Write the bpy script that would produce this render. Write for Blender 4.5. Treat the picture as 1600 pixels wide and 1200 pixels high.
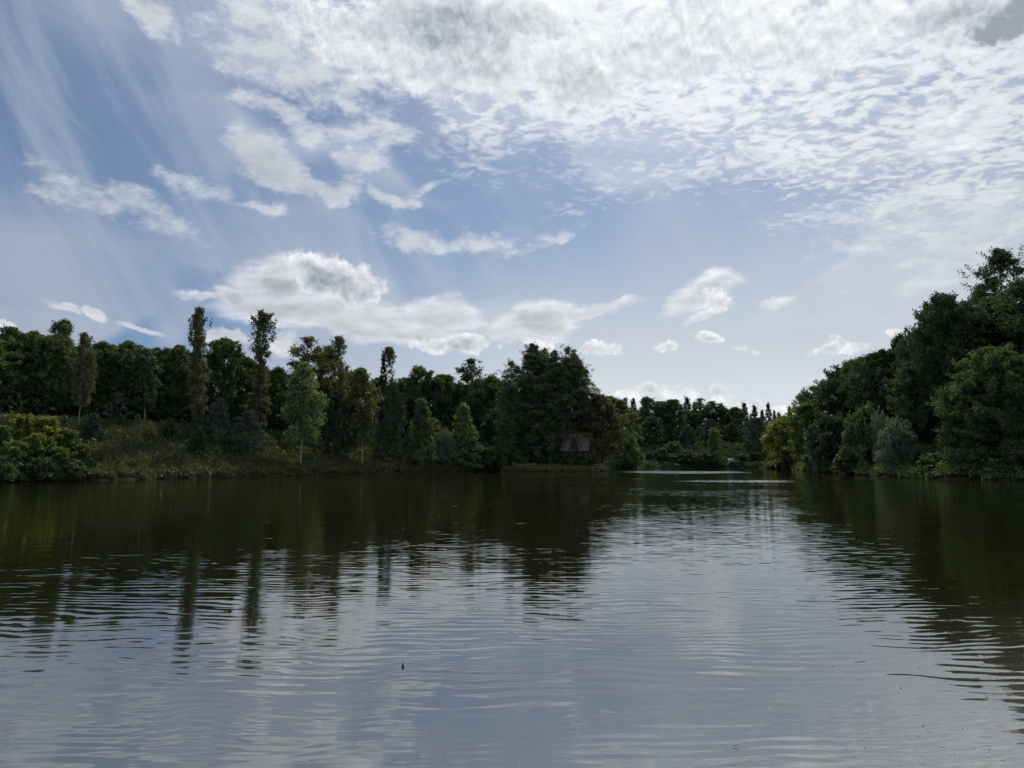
import bpy, math, random
import numpy as np
from mathutils import Vector

scene = bpy.context.scene
for o in list(bpy.data.objects):
    bpy.data.objects.remove(o)
C = scene.collection
R = math.radians

# ------------------------------------------------------------------ camera
CAM_Z = 2.0
PITCH = math.atan(114.0 / 1164.0)
cam_d = bpy.data.cameras.new('camera')
cam_d.sensor_width = 36.0
cam_d.lens = 36.0 * 1164.0 / 1600.0
cam_d.clip_start = 0.05
cam_d.clip_end = 9000.0
cam = bpy.data.objects.new('camera', cam_d)
cam.location = (0, 0, CAM_Z)
cam.rotation_euler = (math.pi / 2 + PITCH, 0, 0)
C.objects.link(cam)
scene.camera = cam

# ------------------------------------------------------------------ exposure
vs = scene.view_settings
vs.view_transform = 'Standard'
vs.look = 'None'
vs.exposure = 0.32
vs.gamma = 1.0
vs.use_curve_mapping = False
scene.cycles.max_bounces = 6
scene.cycles.diffuse_bounces = 3
scene.cycles.glossy_bounces = 3
scene.cycles.transmission_bounces = 3
scene.cycles.use_denoising = True
scene.cycles.use_adaptive_sampling = True
scene.cycles.adaptive_threshold = 0.015
scene.cycles.adaptive_min_samples = 12

# ------------------------------------------------------------------ sun
SUN_AZ, SUN_EL = 14.0, 47.0          # degrees, clockwise from +Y, above horizon
SUN_DIR = Vector((math.sin(R(SUN_AZ)) * math.cos(R(SUN_EL)), math.cos(R(SUN_AZ)) * math.cos(R(SUN_EL)), math.sin(R(SUN_EL))))
sun_d = bpy.data.lights.new('sun', 'SUN')
sun_d.energy = 2.1
sun_d.angle = R(0.6)
sun_d.color = (1.0, 0.95, 0.87)
sun = bpy.data.objects.new('sun', sun_d)
sun.rotation_euler = SUN_DIR.to_track_quat('Z', 'Y').to_euler()
sun.location = (60, 200, 260)
C.objects.link(sun)


# ------------------------------------------------------------------ node expressions
class NT:
    """a small wrapper that lets shader maths be written as expressions"""
    def __init__(self, tree):
        self.t = tree

    def n(self, kind, **kw):
        nd = self.t.nodes.new(kind)
        for k, v in kw.items():
            setattr(nd, k, v)
        return nd

    def put(self, sock, v):
        if isinstance(v, S):
            self.t.links.new(v.s, sock)
        elif v is not None:
            sock.default_value = v

    def math(self, op, *a, clamp=False):
        nd = self.n('ShaderNodeMath', operation=op, use_clamp=clamp)
        for i, v in enumerate(a):
            self.put(nd.inputs[i], v)
        return S(self, nd.outputs[0])

    def vmath(self, op, *a, out=0):
        nd = self.n('ShaderNodeVectorMath', operation=op)
        for i, v in enumerate(a):
            self.put(nd.inputs[i], v)
        return S(self, nd.outputs[out])

    def scale(self, v, f):
        nd = self.n('ShaderNodeVectorMath', operation='SCALE')
        self.put(nd.inputs[0], v)
        self.put(nd.inputs['Scale'], f)
        return S(self, nd.outputs[0])

    def xyz(self, x, y, z):
        nd = self.n('ShaderNodeCombineXYZ')
        for i, v in enumerate((x, y, z)):
            self.put(nd.inputs[i], v)
        return S(self, nd.outputs[0])

    def sep(self, v):
        nd = self.n('ShaderNodeSeparateXYZ')
        self.put(nd.inputs[0], v)
        return [S(self, o) for o in nd.outputs]

    def noise(self, vec, scale, detail=3.0, rough=0.5, dist=0.0, color=False, dims='3D'):
        nd = self.n('ShaderNodeTexNoise', noise_dimensions=dims)
        self.put(nd.inputs['Vector'], vec)
        self.put(nd.inputs['Scale'], scale)
        nd.inputs['Detail'].default_value = detail
        nd.inputs['Roughness'].default_value = rough
        nd.inputs['Distortion'].default_value = dist
        return S(self, nd.outputs['Color' if color else 'Fac'])

    def mapping(self, vec, loc=(0, 0, 0), rot=(0, 0, 0), sca=(1, 1, 1), kind='POINT'):
        nd = self.n('ShaderNodeMapping', vector_type=kind)
        self.put(nd.inputs['Vector'], vec)
        nd.inputs['Location'].default_value = loc
        nd.inputs['Rotation'].default_value = rot
        nd.inputs['Scale'].default_value = sca
        return S(self, nd.outputs[0])

    def smooth(self, v, lo, hi, a=0.0, b=1.0):
        nd = self.n('ShaderNodeMapRange', interpolation_type='SMOOTHSTEP')
        for i, q in enumerate((v, lo, hi, a, b)):
            self.put(nd.inputs[i], q)
        return S(self, nd.outputs[0])

    def lin(self, v, lo, hi, a=0.0, b=1.0):
        nd = self.n('ShaderNodeMapRange', interpolation_type='LINEAR')
        for i, q in enumerate((v, lo, hi, a, b)):
            self.put(nd.inputs[i], q)
        return S(self, nd.outputs[0])

    def mix(self, fac, a, b):
        nd = self.n('ShaderNodeMix', data_type='RGBA')
        nd.clamp_result = False
        self.put(nd.inputs[0], fac)
        for k, v in ((6, a), (7, b)):
            if isinstance(v, (tuple, list)) and len(v) == 3:
                v = (*v, 1.0)
            self.put(nd.inputs[k], v)
        return S(self, nd.outputs[2])

    def ramp(self, fac, pts):
        nd = self.n('ShaderNodeValToRGB')
        self.put(nd.inputs[0], fac)
        el = nd.color_ramp.elements
        while len(el) < len(pts):
            el.new(0.5)
        for e, (p, c) in zip(el, pts):
            e.position = p
            e.color = (c, c, c, 1) if not isinstance(c, (tuple, list)) else (*c, 1)
        return S(self, nd.outputs[0])


class S:
    def __init__(self, nt, s):
        self.nt, self.s = nt, s

    def __add__(self, o): return self.nt.math('ADD', self, o)
    def __radd__(self, o): return self.nt.math('ADD', o, self)
    def __sub__(self, o): return self.nt.math('SUBTRACT', self, o)
    def __rsub__(self, o): return self.nt.math('SUBTRACT', o, self)
    def __mul__(self, o): return self.nt.math('MULTIPLY', self, o)
    def __rmul__(self, o): return self.nt.math('MULTIPLY', o, self)
    def __truediv__(self, o): return self.nt.math('DIVIDE', self, o)
    def __rtruediv__(self, o): return self.nt.math('DIVIDE', o, self)
    def max(self, o): return self.nt.math('MAXIMUM', self, o)
    def min(self, o): return self.nt.math('MINIMUM', self, o)
    def pow(self, o): return self.nt.math('POWER', self, o)


# ------------------------------------------------------------------ sky with clouds
# clouds over the pond: azimuth, elevation, half width, half height (degrees), tilt, weight, thickness
PUFF = [
    (-13.87, 13.51, 3.33, 1.78, -8, 1.15, 0.95),
    (-15.67, 14.1, 1.69, 0.93, 0, 0.9, 0.3),
    (-11.85, 12.43, 1.93, 1.23, 0, 1.0, 0.8),
    (-4.37, 8.67, 3.27, 0.83, 0, 0.9, 0.75),
    (1.79, 8.74, 1.29, 0.54, 0, 0.8, 0.3),
    (7.17, 8.28, 2.05, 0.63, 3, 0.62, 0.45),
    (15.42, 11.74, 1.3, 0.7, -25, 0.7, 0.5),
    (15.21, 8.82, 1.2, 0.47, -8, 0.8, 0.5),
    (12.24, 8.3, 1.04, 0.34, 0, 0.6, 0.3),
    (18.33, 7.88, 0.98, 0.28, 0, 0.5, 0.2),
    (23.43, 7.26, 1.5, 0.45, 4, 0.8, 0.5),
    (24.89, 7.54, 1.38, 0.31, -15, 0.6, 0.1),
    (27.94, 8.56, 1.16, 0.35, 0, 0.6, 0.1),
    (8.57, 4.22, 1.54, 0.78, 0, 1.0, 0.2),
    (12.86, 4.4, 1.59, 0.72, 0, 0.9, 0.2),
    (16.77, 3.75, 1.98, 0.71, 0, 1.0, 0.2),
    (19.64, 3.18, 2.87, 0.79, 0, 1.0, 0.35),
    (5.14, 27.91, 5.11, 2.42, -10, 1.05, 0.45),
    (-3.62, 29.7, 7.74, 2.68, -12, 1.05, 0.5),
    (-10.74, 29.44, 7.54, 2.21, -14, 0.8, 0.2),
    (-5.7, 31.95, 7.23, 1.72, 0, 1.0, 0.95),
    (0.0, 31.68, 6.23, 1.97, 0, 1.0, 0.6),
    (34.92, 26.84, 4.68, 1.82, 5, 1.1, 1.45),
    (31.68, 28.08, 4.24, 1.43, 0, 0.9, 0.8),
    (12.23, 29.51, 8.91, 2.8, 0, 1.0, 0.2),
    (22.14, 28.6, 7.62, 2.31, 0, 0.9, 0.15),
]
SOFT = [
    (-18.16, 12.54, 3.1, 1.93, 0, 1.0, 0.55),
    (-17.19, 10.56, 4.81, 1.21, 0, 1.0, 0.15),
    (-22.1, 11.29, 1.99, 0.36, 2, 0.7, 0),
    (-11.8, 10.29, 6.24, 1.43, -10, 1.0, 0.25),
    (-5.47, 10.85, 3.27, 1.26, -4, 0.9, 0.25),
    (-7.92, 9.44, 4.41, 0.97, 0, 0.8, 0.2),
    (-20.58, 11.59, 1.33, 0.91, 0, 0.8, 0.7),
    (1.74, 10.35, 3.29, 1.37, 8, 0.95, 0.5),
    (6.22, 11.12, 3.05, 0.44, 9, 0.8, 0.1),
    (14.22, 12.18, 2.91, 0.94, 22, 0.9, 0.1),
    (16.11, 13.05, 1.66, 0.37, 4, 0.8, 0),
    (14.18, 10.48, 1.22, 0.38, 22, 0.6, 0),
    (10.4, 4.68, 0.81, 0.44, 8, 0.8, 0.15),
    (15.42, 4.4, 0.55, 0.57, 0, 0.8, 0.15),
    (-29.64, 9.54, 1.03, 0.43, -18, 1.0, 0),
    (-26.77, 8.96, 1.04, 0.22, -4, 0.8, 0),
    (-34.56, 8.15, 0.68, 0.28, -6, 0.9, 0),
    (-21.77, 8.4, 2.16, 0.55, -5, 1.0, 0.15),
    (-17.13, 8.41, 1.1, 0.75, 42, 1.0, 0.1),
    (-31.59, 10.02, 1.03, 0.29, -22, 0.5, 0),
    (19.69, 11.29, 0.8, 0.32, 0, 0.3, 0),
    (32.02, 21.18, 2.24, 1.16, 20, 0.35, 0),
]
WISP = [
    (-29.93, 17.55, 3.7, 1.22, -8, 0.65, 0.1),
    (-27.34, 16.9, 3.66, 1.09, -22, 0.6, 0),
    (-24.33, 18.9, 1.89, 0.59, -15, 0.25, 0),
    (-18.68, 21.35, 3.42, 1.89, -28, 1.1, 0.6),
    (-14.65, 19.89, 3.83, 1.07, -10, 1.05, 0.3),
    (-12.04, 21.66, 1.76, 1.33, 20, 0.75, 0.1),
    (-9.54, 19.24, 2.18, 0.64, 0, 0.9, 0),
    (-18.79, 17.95, 1.28, 0.4, 0, 0.7, 0),
    (-16.43, 23.88, 3.81, 0.59, -20, 0.6, 0),
    (-20.41, 25.06, 1.65, 0.53, -25, 0.5, 0),
    (-7.52, 16.16, 2.73, 1.08, 0, 0.95, 0.1),
    (-3.27, 15.99, 3.77, 0.66, 8, 0.5, 0),
    (1.51, 16.48, 2.82, 0.43, 16, 0.4, 0),
    (-26.94, 29.12, 1.96, 1.03, -48, 0.85, 0),
    (-25.37, 27.54, 0.69, 0.38, -40, 0.6, 0),
    (-10.61, 23.53, 2.98, 0.87, 0, 0.7, 0),
    (-7.57, 20.34, 2.0, 0.36, 25, 0.4, 0),
    (-16.07, 27.48, 7.23, 2.43, -15, 0.75, 0.1),
    (-18.52, 29.56, 4.26, 1.55, -20, 0.6, 0.1),
    (31.99, 14.13, 4.73, 1.63, 24, 0.55, 0),
    (28.71, 16.49, 4.69, 1.66, 10, 0.4, 0),
]
BLUE = [
    (-28.34, 8.92, 12.88, 2.16, 0, 1.1, 0),
    (-18.26, 8.59, 4.06, 1.21, 0, 1.0, 0),
    (4.04, 17.91, 11.55, 2.24, -3, 1.0, 0),
    (-12.14, 25.58, 7.41, 2.11, -14, 1.0, 0),
    (-5.08, 21.8, 6.07, 2.07, -20, 0.9, 0),
    (-32.77, 21.41, 7.47, 3.06, -30, 0.2, 0),
    (-9.02, 17.74, 7.42, 1.85, 0, 0.45, 0),
    (21.95, 13.16, 6.46, 1.16, 5, 0.45, 0),
    (13.59, 15.63, 6.17, 2.13, -5, 0.75, 0),
    (-5.5, 13.84, 5.98, 1.44, 0, 0.35, 0),
]
ALTO_EDGE = [(-180, 24), (-110, 30), (-60, 42), (-34, 44), (-24.56, 32.63), (-18.96, 29.1), (-12.11, 24.51), (-8.13, 24.34), (-5.09, 22.7), (-1.02, 20.73), (3.04, 19.47), (10.03, 18.76), (16.25, 17.96), (18.47, 15.27), (23.7, 14.19), (27.76, 13.13), (31.52, 12.12), (35.01, 11.46), (60, 12), (100, 24), (180, 24)]


def build_world():
    w = bpy.data.worlds.new('World')
    scene.world = w
    w.use_nodes = True
    w.cycles.sampling_method = 'MANUAL'
    w.cycles.sample_map_resolution = 256
    t = w.node_tree
    t.nodes.clear()
    q = NT(t)
    K = 0.1                                     # background strength
    sky = q.n('ShaderNodeTexSky', sky_type='NISHITA')
    sky.sun_disc = False
    sky.sun_elevation = R(SUN_EL)
    sky.sun_rotation = R(SUN_AZ)
    sky.altitude = 150
    sky.air_density = 1.0
    sky.dust_density = 0.6
    sky.ozone_density = 1.6
    d = S(q, q.n('ShaderNodeTexCoord').outputs['Generated'])
    x, y, z = q.sep(d)
    q.put(sky.inputs[0], q.vmath('NORMALIZE', q.xyz(x, y, z.max(0.0) * 0.9 + 0.22)))   # clear dry air: blue down to the horizon
    blue = S(q, sky.outputs[0])
    az = q.math('ARCTAN2', x, y) * 57.2958
    el = q.math('ARCSINE', z) * 57.2958
    zc = z.max(0.0)
    cosang = q.vmath('DOT_PRODUCT', d, tuple(SUN_DIR), out=1).max(0.0)
    glow = cosang.pow(5.0)
    wide = cosang.pow(2.0)
    P = q.xyz(x / (zc + 0.10), y / (zc + 0.10), 0.0)         # the cloud deck seen in plan
    A = q.xyz(az, el, 0.0)

    W = q.vmath('SUBTRACT', q.noise(A, 0.20, 5, 0.6, color=True, dims='2D'), (0.5, 0.5, 0.5))

    def warp(amp):
        return q.vmath('ADD', A, q.scale(W, amp))

    def field(vec, rows):
        f = g = None
        vx, vy, _ = q.sep(vec)
        for (a, e, rx, ry, rot, wgt, gr) in rows:
            # the tiny third coordinate makes the shapes evaluate one after another (bounded stack)
            vi = vec if f is None else q.xyz(vx, vy, f * 1e-6)
            m = q.mapping(vi, (a, e, 0), (0, 0, R(rot)), (rx, ry, 1), 'TEXTURE')
            r2 = q.vmath('DOT_PRODUCT', m, m, out=1)
            v = q.math('MULTIPLY_ADD', r2, -wgt, wgt)
            f = v if f is None else f.max(v)
            if gr > 0:                           # thickness sits low in the cloud
                r3 = q.vmath('DOT_PRODUCT', m, q.vmath('ADD', m, (0.0, 0.9, 0.0)), out=1)
                k = q.math('MULTIPLY_ADD', r3, -gr * 0.8, gr)
                g = k if g is None else g.max(k)
        return f.max(-3.0), (g.max(0.0) if g is not None else None)

    # high thin veil, broken by patches of open blue, and combed into streaks
    Wl = q.vmath('SUBTRACT', q.noise(A, 0.07, 1.5, 0.45, color=True, dims='2D'), (0.5, 0.5, 0.5))
    hole, _ = field(q.vmath('ADD', A, q.scale(Wl, 16.0)), BLUE)
    streak = q.noise(q.mapping(A, rot=(0, 0, R(-38)), sca=(0.035, 0.22, 1)), 1.0, 5, 0.55, 0.8, dims='2D')
    mid = q.smooth(el, 22.0, 12.0)
    veil = q.smooth(hole, -1.9, 0.7, 1.0, 0.0) * q.smooth(streak, 0.25, 0.70, 0.45 + mid * 0.35, 1.0)
    veil = veil * q.smooth(el, 36.0, 12.0, 0.72, 0.95)
    vtone = q.mix(mid, (2.0, 2.5, 3.6), (2.9, 3.35, 4.2))
    vtone = q.mix(glow, vtone, (6.0, 6.6, 7.4))
    low = q.smooth(el, 20.0 + q.smooth(az, 6.0, 28.0) * 7.0, 7.0) * q.smooth(az, -22.0, 6.0)
    vtone = q.mix(low, vtone, (4.85, 5.35, 5.8))
    veil = veil.max(low * 0.92)
    # paler towards the horizon under the clouds
    hz = q.smooth(el, 9.0, 1.0) * q.smooth(az, -16.0, 0.0)
    vtone = q.mix(hz, vtone, (6.3, 6.65, 6.9))
    col = q.mix(veil, q.vmath('MULTIPLY', blue, (0.52, 0.585, 0.62)), vtone)

    # combed cirrus over the blue
    Ar = q.mapping(q.vmath('ADD', A, q.scale(Wl, 3.0)), rot=(0, 0, R(56)))
    cir = q.noise(q.mapping(Ar, sca=(0.045, 0.26, 1)), 1.0, 7, 0.62, dims='2D')
    cpatch = q.noise(A, 0.055, 2, 0.5, dims='2D')
    cm = q.smooth(cir, 0.36, 0.76) * q.smooth(cpatch, 0.34, 0.60) * q.smooth(el, 5.0, 12.0)
    col = q.mix(cm * 0.48, col, (3.9, 4.35, 5.2))

    # altocumulus sheet above a ragged lower edge
    edge = q.ramp(az * (1 / 360.0) + 0.5, [((a + 180) / 360.0, e / 60.0) for a, e in ALTO_EDGE]) * 60.0
    ln = q.noise(P, 2.6, 4, 0.6, dims='2D')
    over = el - edge + (ln - 0.5) * 12.0
    reg = q.smooth(over, -2.0, 7.0)
    Pw = q.vmath('ADD', P, q.scale(q.noise(P, 7.0, 2, color=True, dims='2D'), 0.07))
    Pc = q.mapping(Pw, rot=(0, 0, R(-30)), sca=(1.0, 1.2, 1))
    cells = q.noise(Pc, 24.0, 4, 0.55, dims='2D')
    big = q.noise(P, 4.5, 4, 0.55, dims='2D')
    dens = cells * 1.15 + big * 0.75 + reg * 0.22 + glow * 0.14 - 1.14
    alto = q.smooth(dens, -0.10, 0.24) * reg
    abright = (0.35 + 0.31 * glow + 0.12 * wide + dens * 0.25).max(0.2)
    acol = q.scale(q.mix(glow, (9.0, 9.6, 10.5), (9.8, 10.0, 10.2)), abright)
    col = q.mix(alto * 0.90, col, acol)

    # wispy torn clouds
    f, g = field(warp(3.2), WISP)
    n = q.noise(q.mapping(A, rot=(0, 0, R(20)), sca=(0.7, 1.4, 1)), 0.55, 7, 0.64, 0.0, dims='2D')
    fw = f + (n - 0.5) * 3.4
    a = q.smooth(fw, -0.55, 1.35)
    br = (0.50 + 0.34 * glow - g * 0.06 - q.smooth(fw, 0.3, 1.6) * 0.13 + (n - 0.5) * 0.42).max(0.2)
    col = q.mix(a * 0.80, col, q.scale(q.mix(glow, (9.3, 9.85, 10.3), (10.0, 10.0, 10.0)), br))

    # smooth lens clouds
    f, g = field(warp(2.4), SOFT)
    n = q.noise(q.mapping(A, rot=(0, 0, R(-8)), sca=(0.45, 1.5, 1)), 0.6, 6, 0.55, dims='2D')
    ns2 = q.noise(q.mapping(q.vmath('ADD', A, (0.0, 0.8, 0.0)), rot=(0, 0, R(-8)), sca=(0.45, 1.5, 1)), 0.6, 4, 0.55, dims='2D')
    fs = f + (n - 0.5) * 1.5
    a = q.smooth(fs, -0.60, 0.85)
    br = (0.62 + 0.18 * glow - g * q.smooth(fs, 0.2, 0.9) * 0.26 - q.smooth(fs, 0.3, 0.9) * 0.10 + (n - ns2) * 0.42).max(0.2)
    col = q.mix(a * 0.88, col, q.scale(q.mix(glow, (9.6, 9.95, 10.4), (10.0, 10.0, 10.0)), br))

    # puffy cumulus: bright thin rims and tops, grey thick middles
    f, g = field(warp(2.6), PUFF)
    n = q.noise(A, 0.72, 7, 0.64, 0.2, dims='2D')
    n2 = q.noise(q.vmath('ADD', A, (0.12, 0.5, 0.0)), 0.72, 4, 0.64, 0.2, dims='2D')
    fp = f + (n - 0.5) * 2.3
    hi = q.smooth(el, 14.0, 24.0)
    a = q.smooth(fp, -0.22 - hi * 0.25, 0.52 + hi * 0.45)
    thick = q.smooth(fp, 0.05, 1.0)
    br = 0.65 + 0.12 * glow - g * thick * 0.30 + (n - n2) * 0.60 - hi * thick * 0.05
    br = br.max(0.30)
    col = q.mix(a * 0.93, col, q.scale(q.mix(thick * g, (9.9, 10.05, 10.2), (8.5, 9.35, 10.3)), br))

    bg = q.n('ShaderNodeBackground')
    q.put(bg.inputs['Color'], col)
    bg.inputs['Strength'].default_value = K
    out = q.n('ShaderNodeOutputWorld')
    t.links.new(bg.outputs[0], out.inputs['Surface'])


build_world()

# ------------------------------------------------------------------ materials
def new_mat(name):
    m = bpy.data.materials.new(name)
    m.use_nodes = True
    t = m.node_tree
    t.nodes.clear()
    q = NT(t)
    out = q.n('ShaderNodeOutputMaterial')
    return m, t, q, out


def leaf_mat(name, col, col2, trans=0.35, spread=0.5):
    """leaves: matt and thin, each leaf and each plant a little different in colour"""
    m, t, q, out = new_mat(name)
    g = q.n('ShaderNodeNewGeometry')
    oi = q.n('ShaderNodeObjectInfo')
    isl = S(q, g.outputs['Random Per Island'])
    ob = S(q, oi.outputs['Random'])
    pos = S(q, g.outputs['Position'])
    patch = q.noise(pos, 0.7, 2)
    c = q.mix(q.smooth(patch * 0.6 + isl * 0.4, 0.25, 0.75), col, col2)
    v = (1.0 - spread * 0.5) + spread * isl
    v = v * (0.8 + 0.4 * ob)
    c = q.scale(c, v)
    dif = q.n('ShaderNodeBsdfDiffuse')
    tr = q.n('ShaderNodeBsdfTranslucent')
    gl = q.n('ShaderNodeBsdfGlossy')
    gl.inputs['Roughness'].default_value = 0.5
    q.put(dif.inputs['Color'], c)
    q.put(tr.inputs['Color'], q.vmath('MULTIPLY', c, (1.5, 1.45, 0.6)))
    mx = q.n('ShaderNodeMixShader')
    mx.inputs[0].default_value = trans
    t.links.new(dif.outputs[0], mx.inputs[1])
    t.links.new(tr.outputs[0], mx.inputs[2])
    m2 = q.n('ShaderNodeMixShader')
    m2.inputs[0].default_value = 0.05
    t.links.new(mx.outputs[0], m2.inputs[1])
    t.links.new(gl.outputs[0], m2.inputs[2])
    t.links.new(m2.outputs[0], out.inputs['Surface'])
    return m


def solid_mat(name, col, col2=None, scale=4.0, rough=0.8, stretch=(1, 1, 1), bump=0.0):
    m, t, q, out = new_mat(name)
    b = q.n('ShaderNodeBsdfPrincipled')
    b.inputs['Roughness'].default_value = rough
    tc = S(q, q.n('ShaderNodeTexCoord').outputs['Object'])
    n = q.noise(q.mapping(tc, sca=stretch), scale, 5, 0.6)
    q.put(b.inputs['Base Color'], q.mix(q.smooth(n, 0.3, 0.7), col, col2 or tuple(0.6 * k for k in col)))
    if bump:
        bn = q.n('ShaderNodeBump')
        bn.inputs['Strength'].default_value = bump
        bn.inputs['Distance'].default_value = 0.02
        q.put(bn.inputs['Height'], n)
        t.links.new(bn.outputs[0], b.inputs['Normal'])
    t.links.new(b.outputs[0], out.inputs['Surface'])
    return m


M = {}
M['leaf_mid'] = leaf_mat('leaf_mid', (0.069, 0.114, 0.035), (0.100, 0.147, 0.045))
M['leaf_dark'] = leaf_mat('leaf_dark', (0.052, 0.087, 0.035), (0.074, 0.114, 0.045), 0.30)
M['leaf_birch'] = leaf_mat('leaf_birch', (0.104, 0.152, 0.052), (0.147, 0.182, 0.063), 0.36)
M['leaf_olive'] = leaf_mat('leaf_olive', (0.085, 0.105, 0.036), (0.115, 0.125, 0.044), 0.36)
M['leaf_lime'] = leaf_mat('leaf_lime', (0.085, 0.125, 0.028), (0.120, 0.155, 0.034), 0.5)
M['leaf_poplar'] = leaf_mat('leaf_poplar', (0.090, 0.110, 0.045), (0.134, 0.138, 0.055), 0.32)
M['leaf_yellow'] = leaf_mat('leaf_yellow', (0.121, 0.150, 0.027), (0.184, 0.190, 0.035), 0.55)
M['leaf_grey'] = leaf_mat('leaf_grey', (0.138, 0.173, 0.104), (0.191, 0.225, 0.147), 0.28)
M['leaf_rust'] = leaf_mat('leaf_rust', (0.072, 0.088, 0.036), (0.100, 0.100, 0.040), 0.34)
M['needle_dark'] = leaf_mat('needle_dark', (0.041, 0.065, 0.035), (0.059, 0.090, 0.049), 0.12)
M['needle_blue'] = leaf_mat('needle_blue', (0.052, 0.087, 0.063), (0.073, 0.114, 0.076), 0.12)
M['leaf_island'] = leaf_mat('leaf_island', (0.072, 0.098, 0.048), (0.100, 0.120, 0.060), 0.32)
M['grass'] = leaf_mat('grass', (0.066, 0.086, 0.028), (0.088, 0.096, 0.036), 0.35, 0.8)
M['grass_pale'] = leaf_mat('grass_pale', (0.150, 0.165, 0.055), (0.200, 0.190, 0.075), 0.4, 0.8)
M['flower'] = leaf_mat('flower', (0.55, 0.56, 0.48), (0.45, 0.46, 0.36), 0.3)
M['bark'] = solid_mat('bark', (0.075, 0.062, 0.048), (0.032, 0.027, 0.022), 3.0, 0.9, (3, 3, 0.6), 0.6)
M['wood_old'] = solid_mat('wood_old', (0.14, 0.125, 0.105), (0.07, 0.06, 0.05), 3.0, 0.85, (1, 6, 6), 0.3)
M['wood_dark'] = solid_mat('wood_dark', (0.035, 0.030, 0.025), (0.018, 0.016, 0.013), 3.0, 0.85, (1, 6, 6), 0.3)
M['wood_pale'] = solid_mat('wood_pale', (0.42, 0.40, 0.36), (0.26, 0.24, 0.21), 3.0, 0.8, (1, 6, 6), 0.2)
M['shingle'] = solid_mat('shingle', (0.190, 0.152, 0.112), (0.105, 0.086, 0.065), 5.0, 0.9, (1, 3, 3), 0.4)
M['white_paint'] = solid_mat('white_paint', (0.80, 0.80, 0.78), (0.70, 0.70, 0.67), 3.0, 0.5)
M['black_plastic'] = solid_mat('black_plastic', (0.012, 0.012, 0.012), (0.02, 0.02, 0.02), 3.0, 0.35)


def birch_bark():
    m, t, q, out = new_mat('birch_bark')
    b = q.n('ShaderNodeBsdfPrincipled')
    b.inputs['Roughness'].default_value = 0.75
    tc = S(q, q.n('ShaderNodeTexCoord').outputs['Object'])
    n = q.noise(q.mapping(tc, sca=(3, 3, 9)), 1.0, 5, 0.65)
    q.put(b.inputs['Base Color'], q.mix(q.smooth(n, 0.50, 0.62), (0.36, 0.35, 0.32), (0.05, 0.045, 0.04)))
    t.links.new(b.outputs[0], out.inputs['Surface'])
    return m


M['birch_bark'] = birch_bark()


def ground_mat():
    m, t, q, out = new_mat('bank_soil')
    b = q.n('ShaderNodeBsdfPrincipled')
    b.inputs['Roughness'].default_value = 1.0
    b.inputs['Specular IOR Level'].default_value = 0.05
    pos = S(q, q.n('ShaderNodeNewGeometry').outputs['Position'])
    n1 = q.noise(pos, 0.35, 4, 0.6)
    n2 = q.noise(pos, 4.0, 5, 0.65)
    c = q.mix(q.smooth(n1, 0.4, 0.62), (0.052, 0.056, 0.022), (0.070, 0.058, 0.036))
    c = q.mix(q.smooth(n2, 0.35, 0.7), c, (0.030, 0.032, 0.014))
    q.put(b.inputs['Base Color'], c)
    bn = q.n('ShaderNodeBump')
    bn.inputs['Strength'].default_value = 0.7
    bn.inputs['Distance'].default_value = 0.15
    q.put(bn.inputs['Height'], n2)
    t.links.new(bn.outputs[0], b.inputs['Normal'])
    t.links.new(b.outputs[0], out.inputs['Surface'])
    return m


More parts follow.
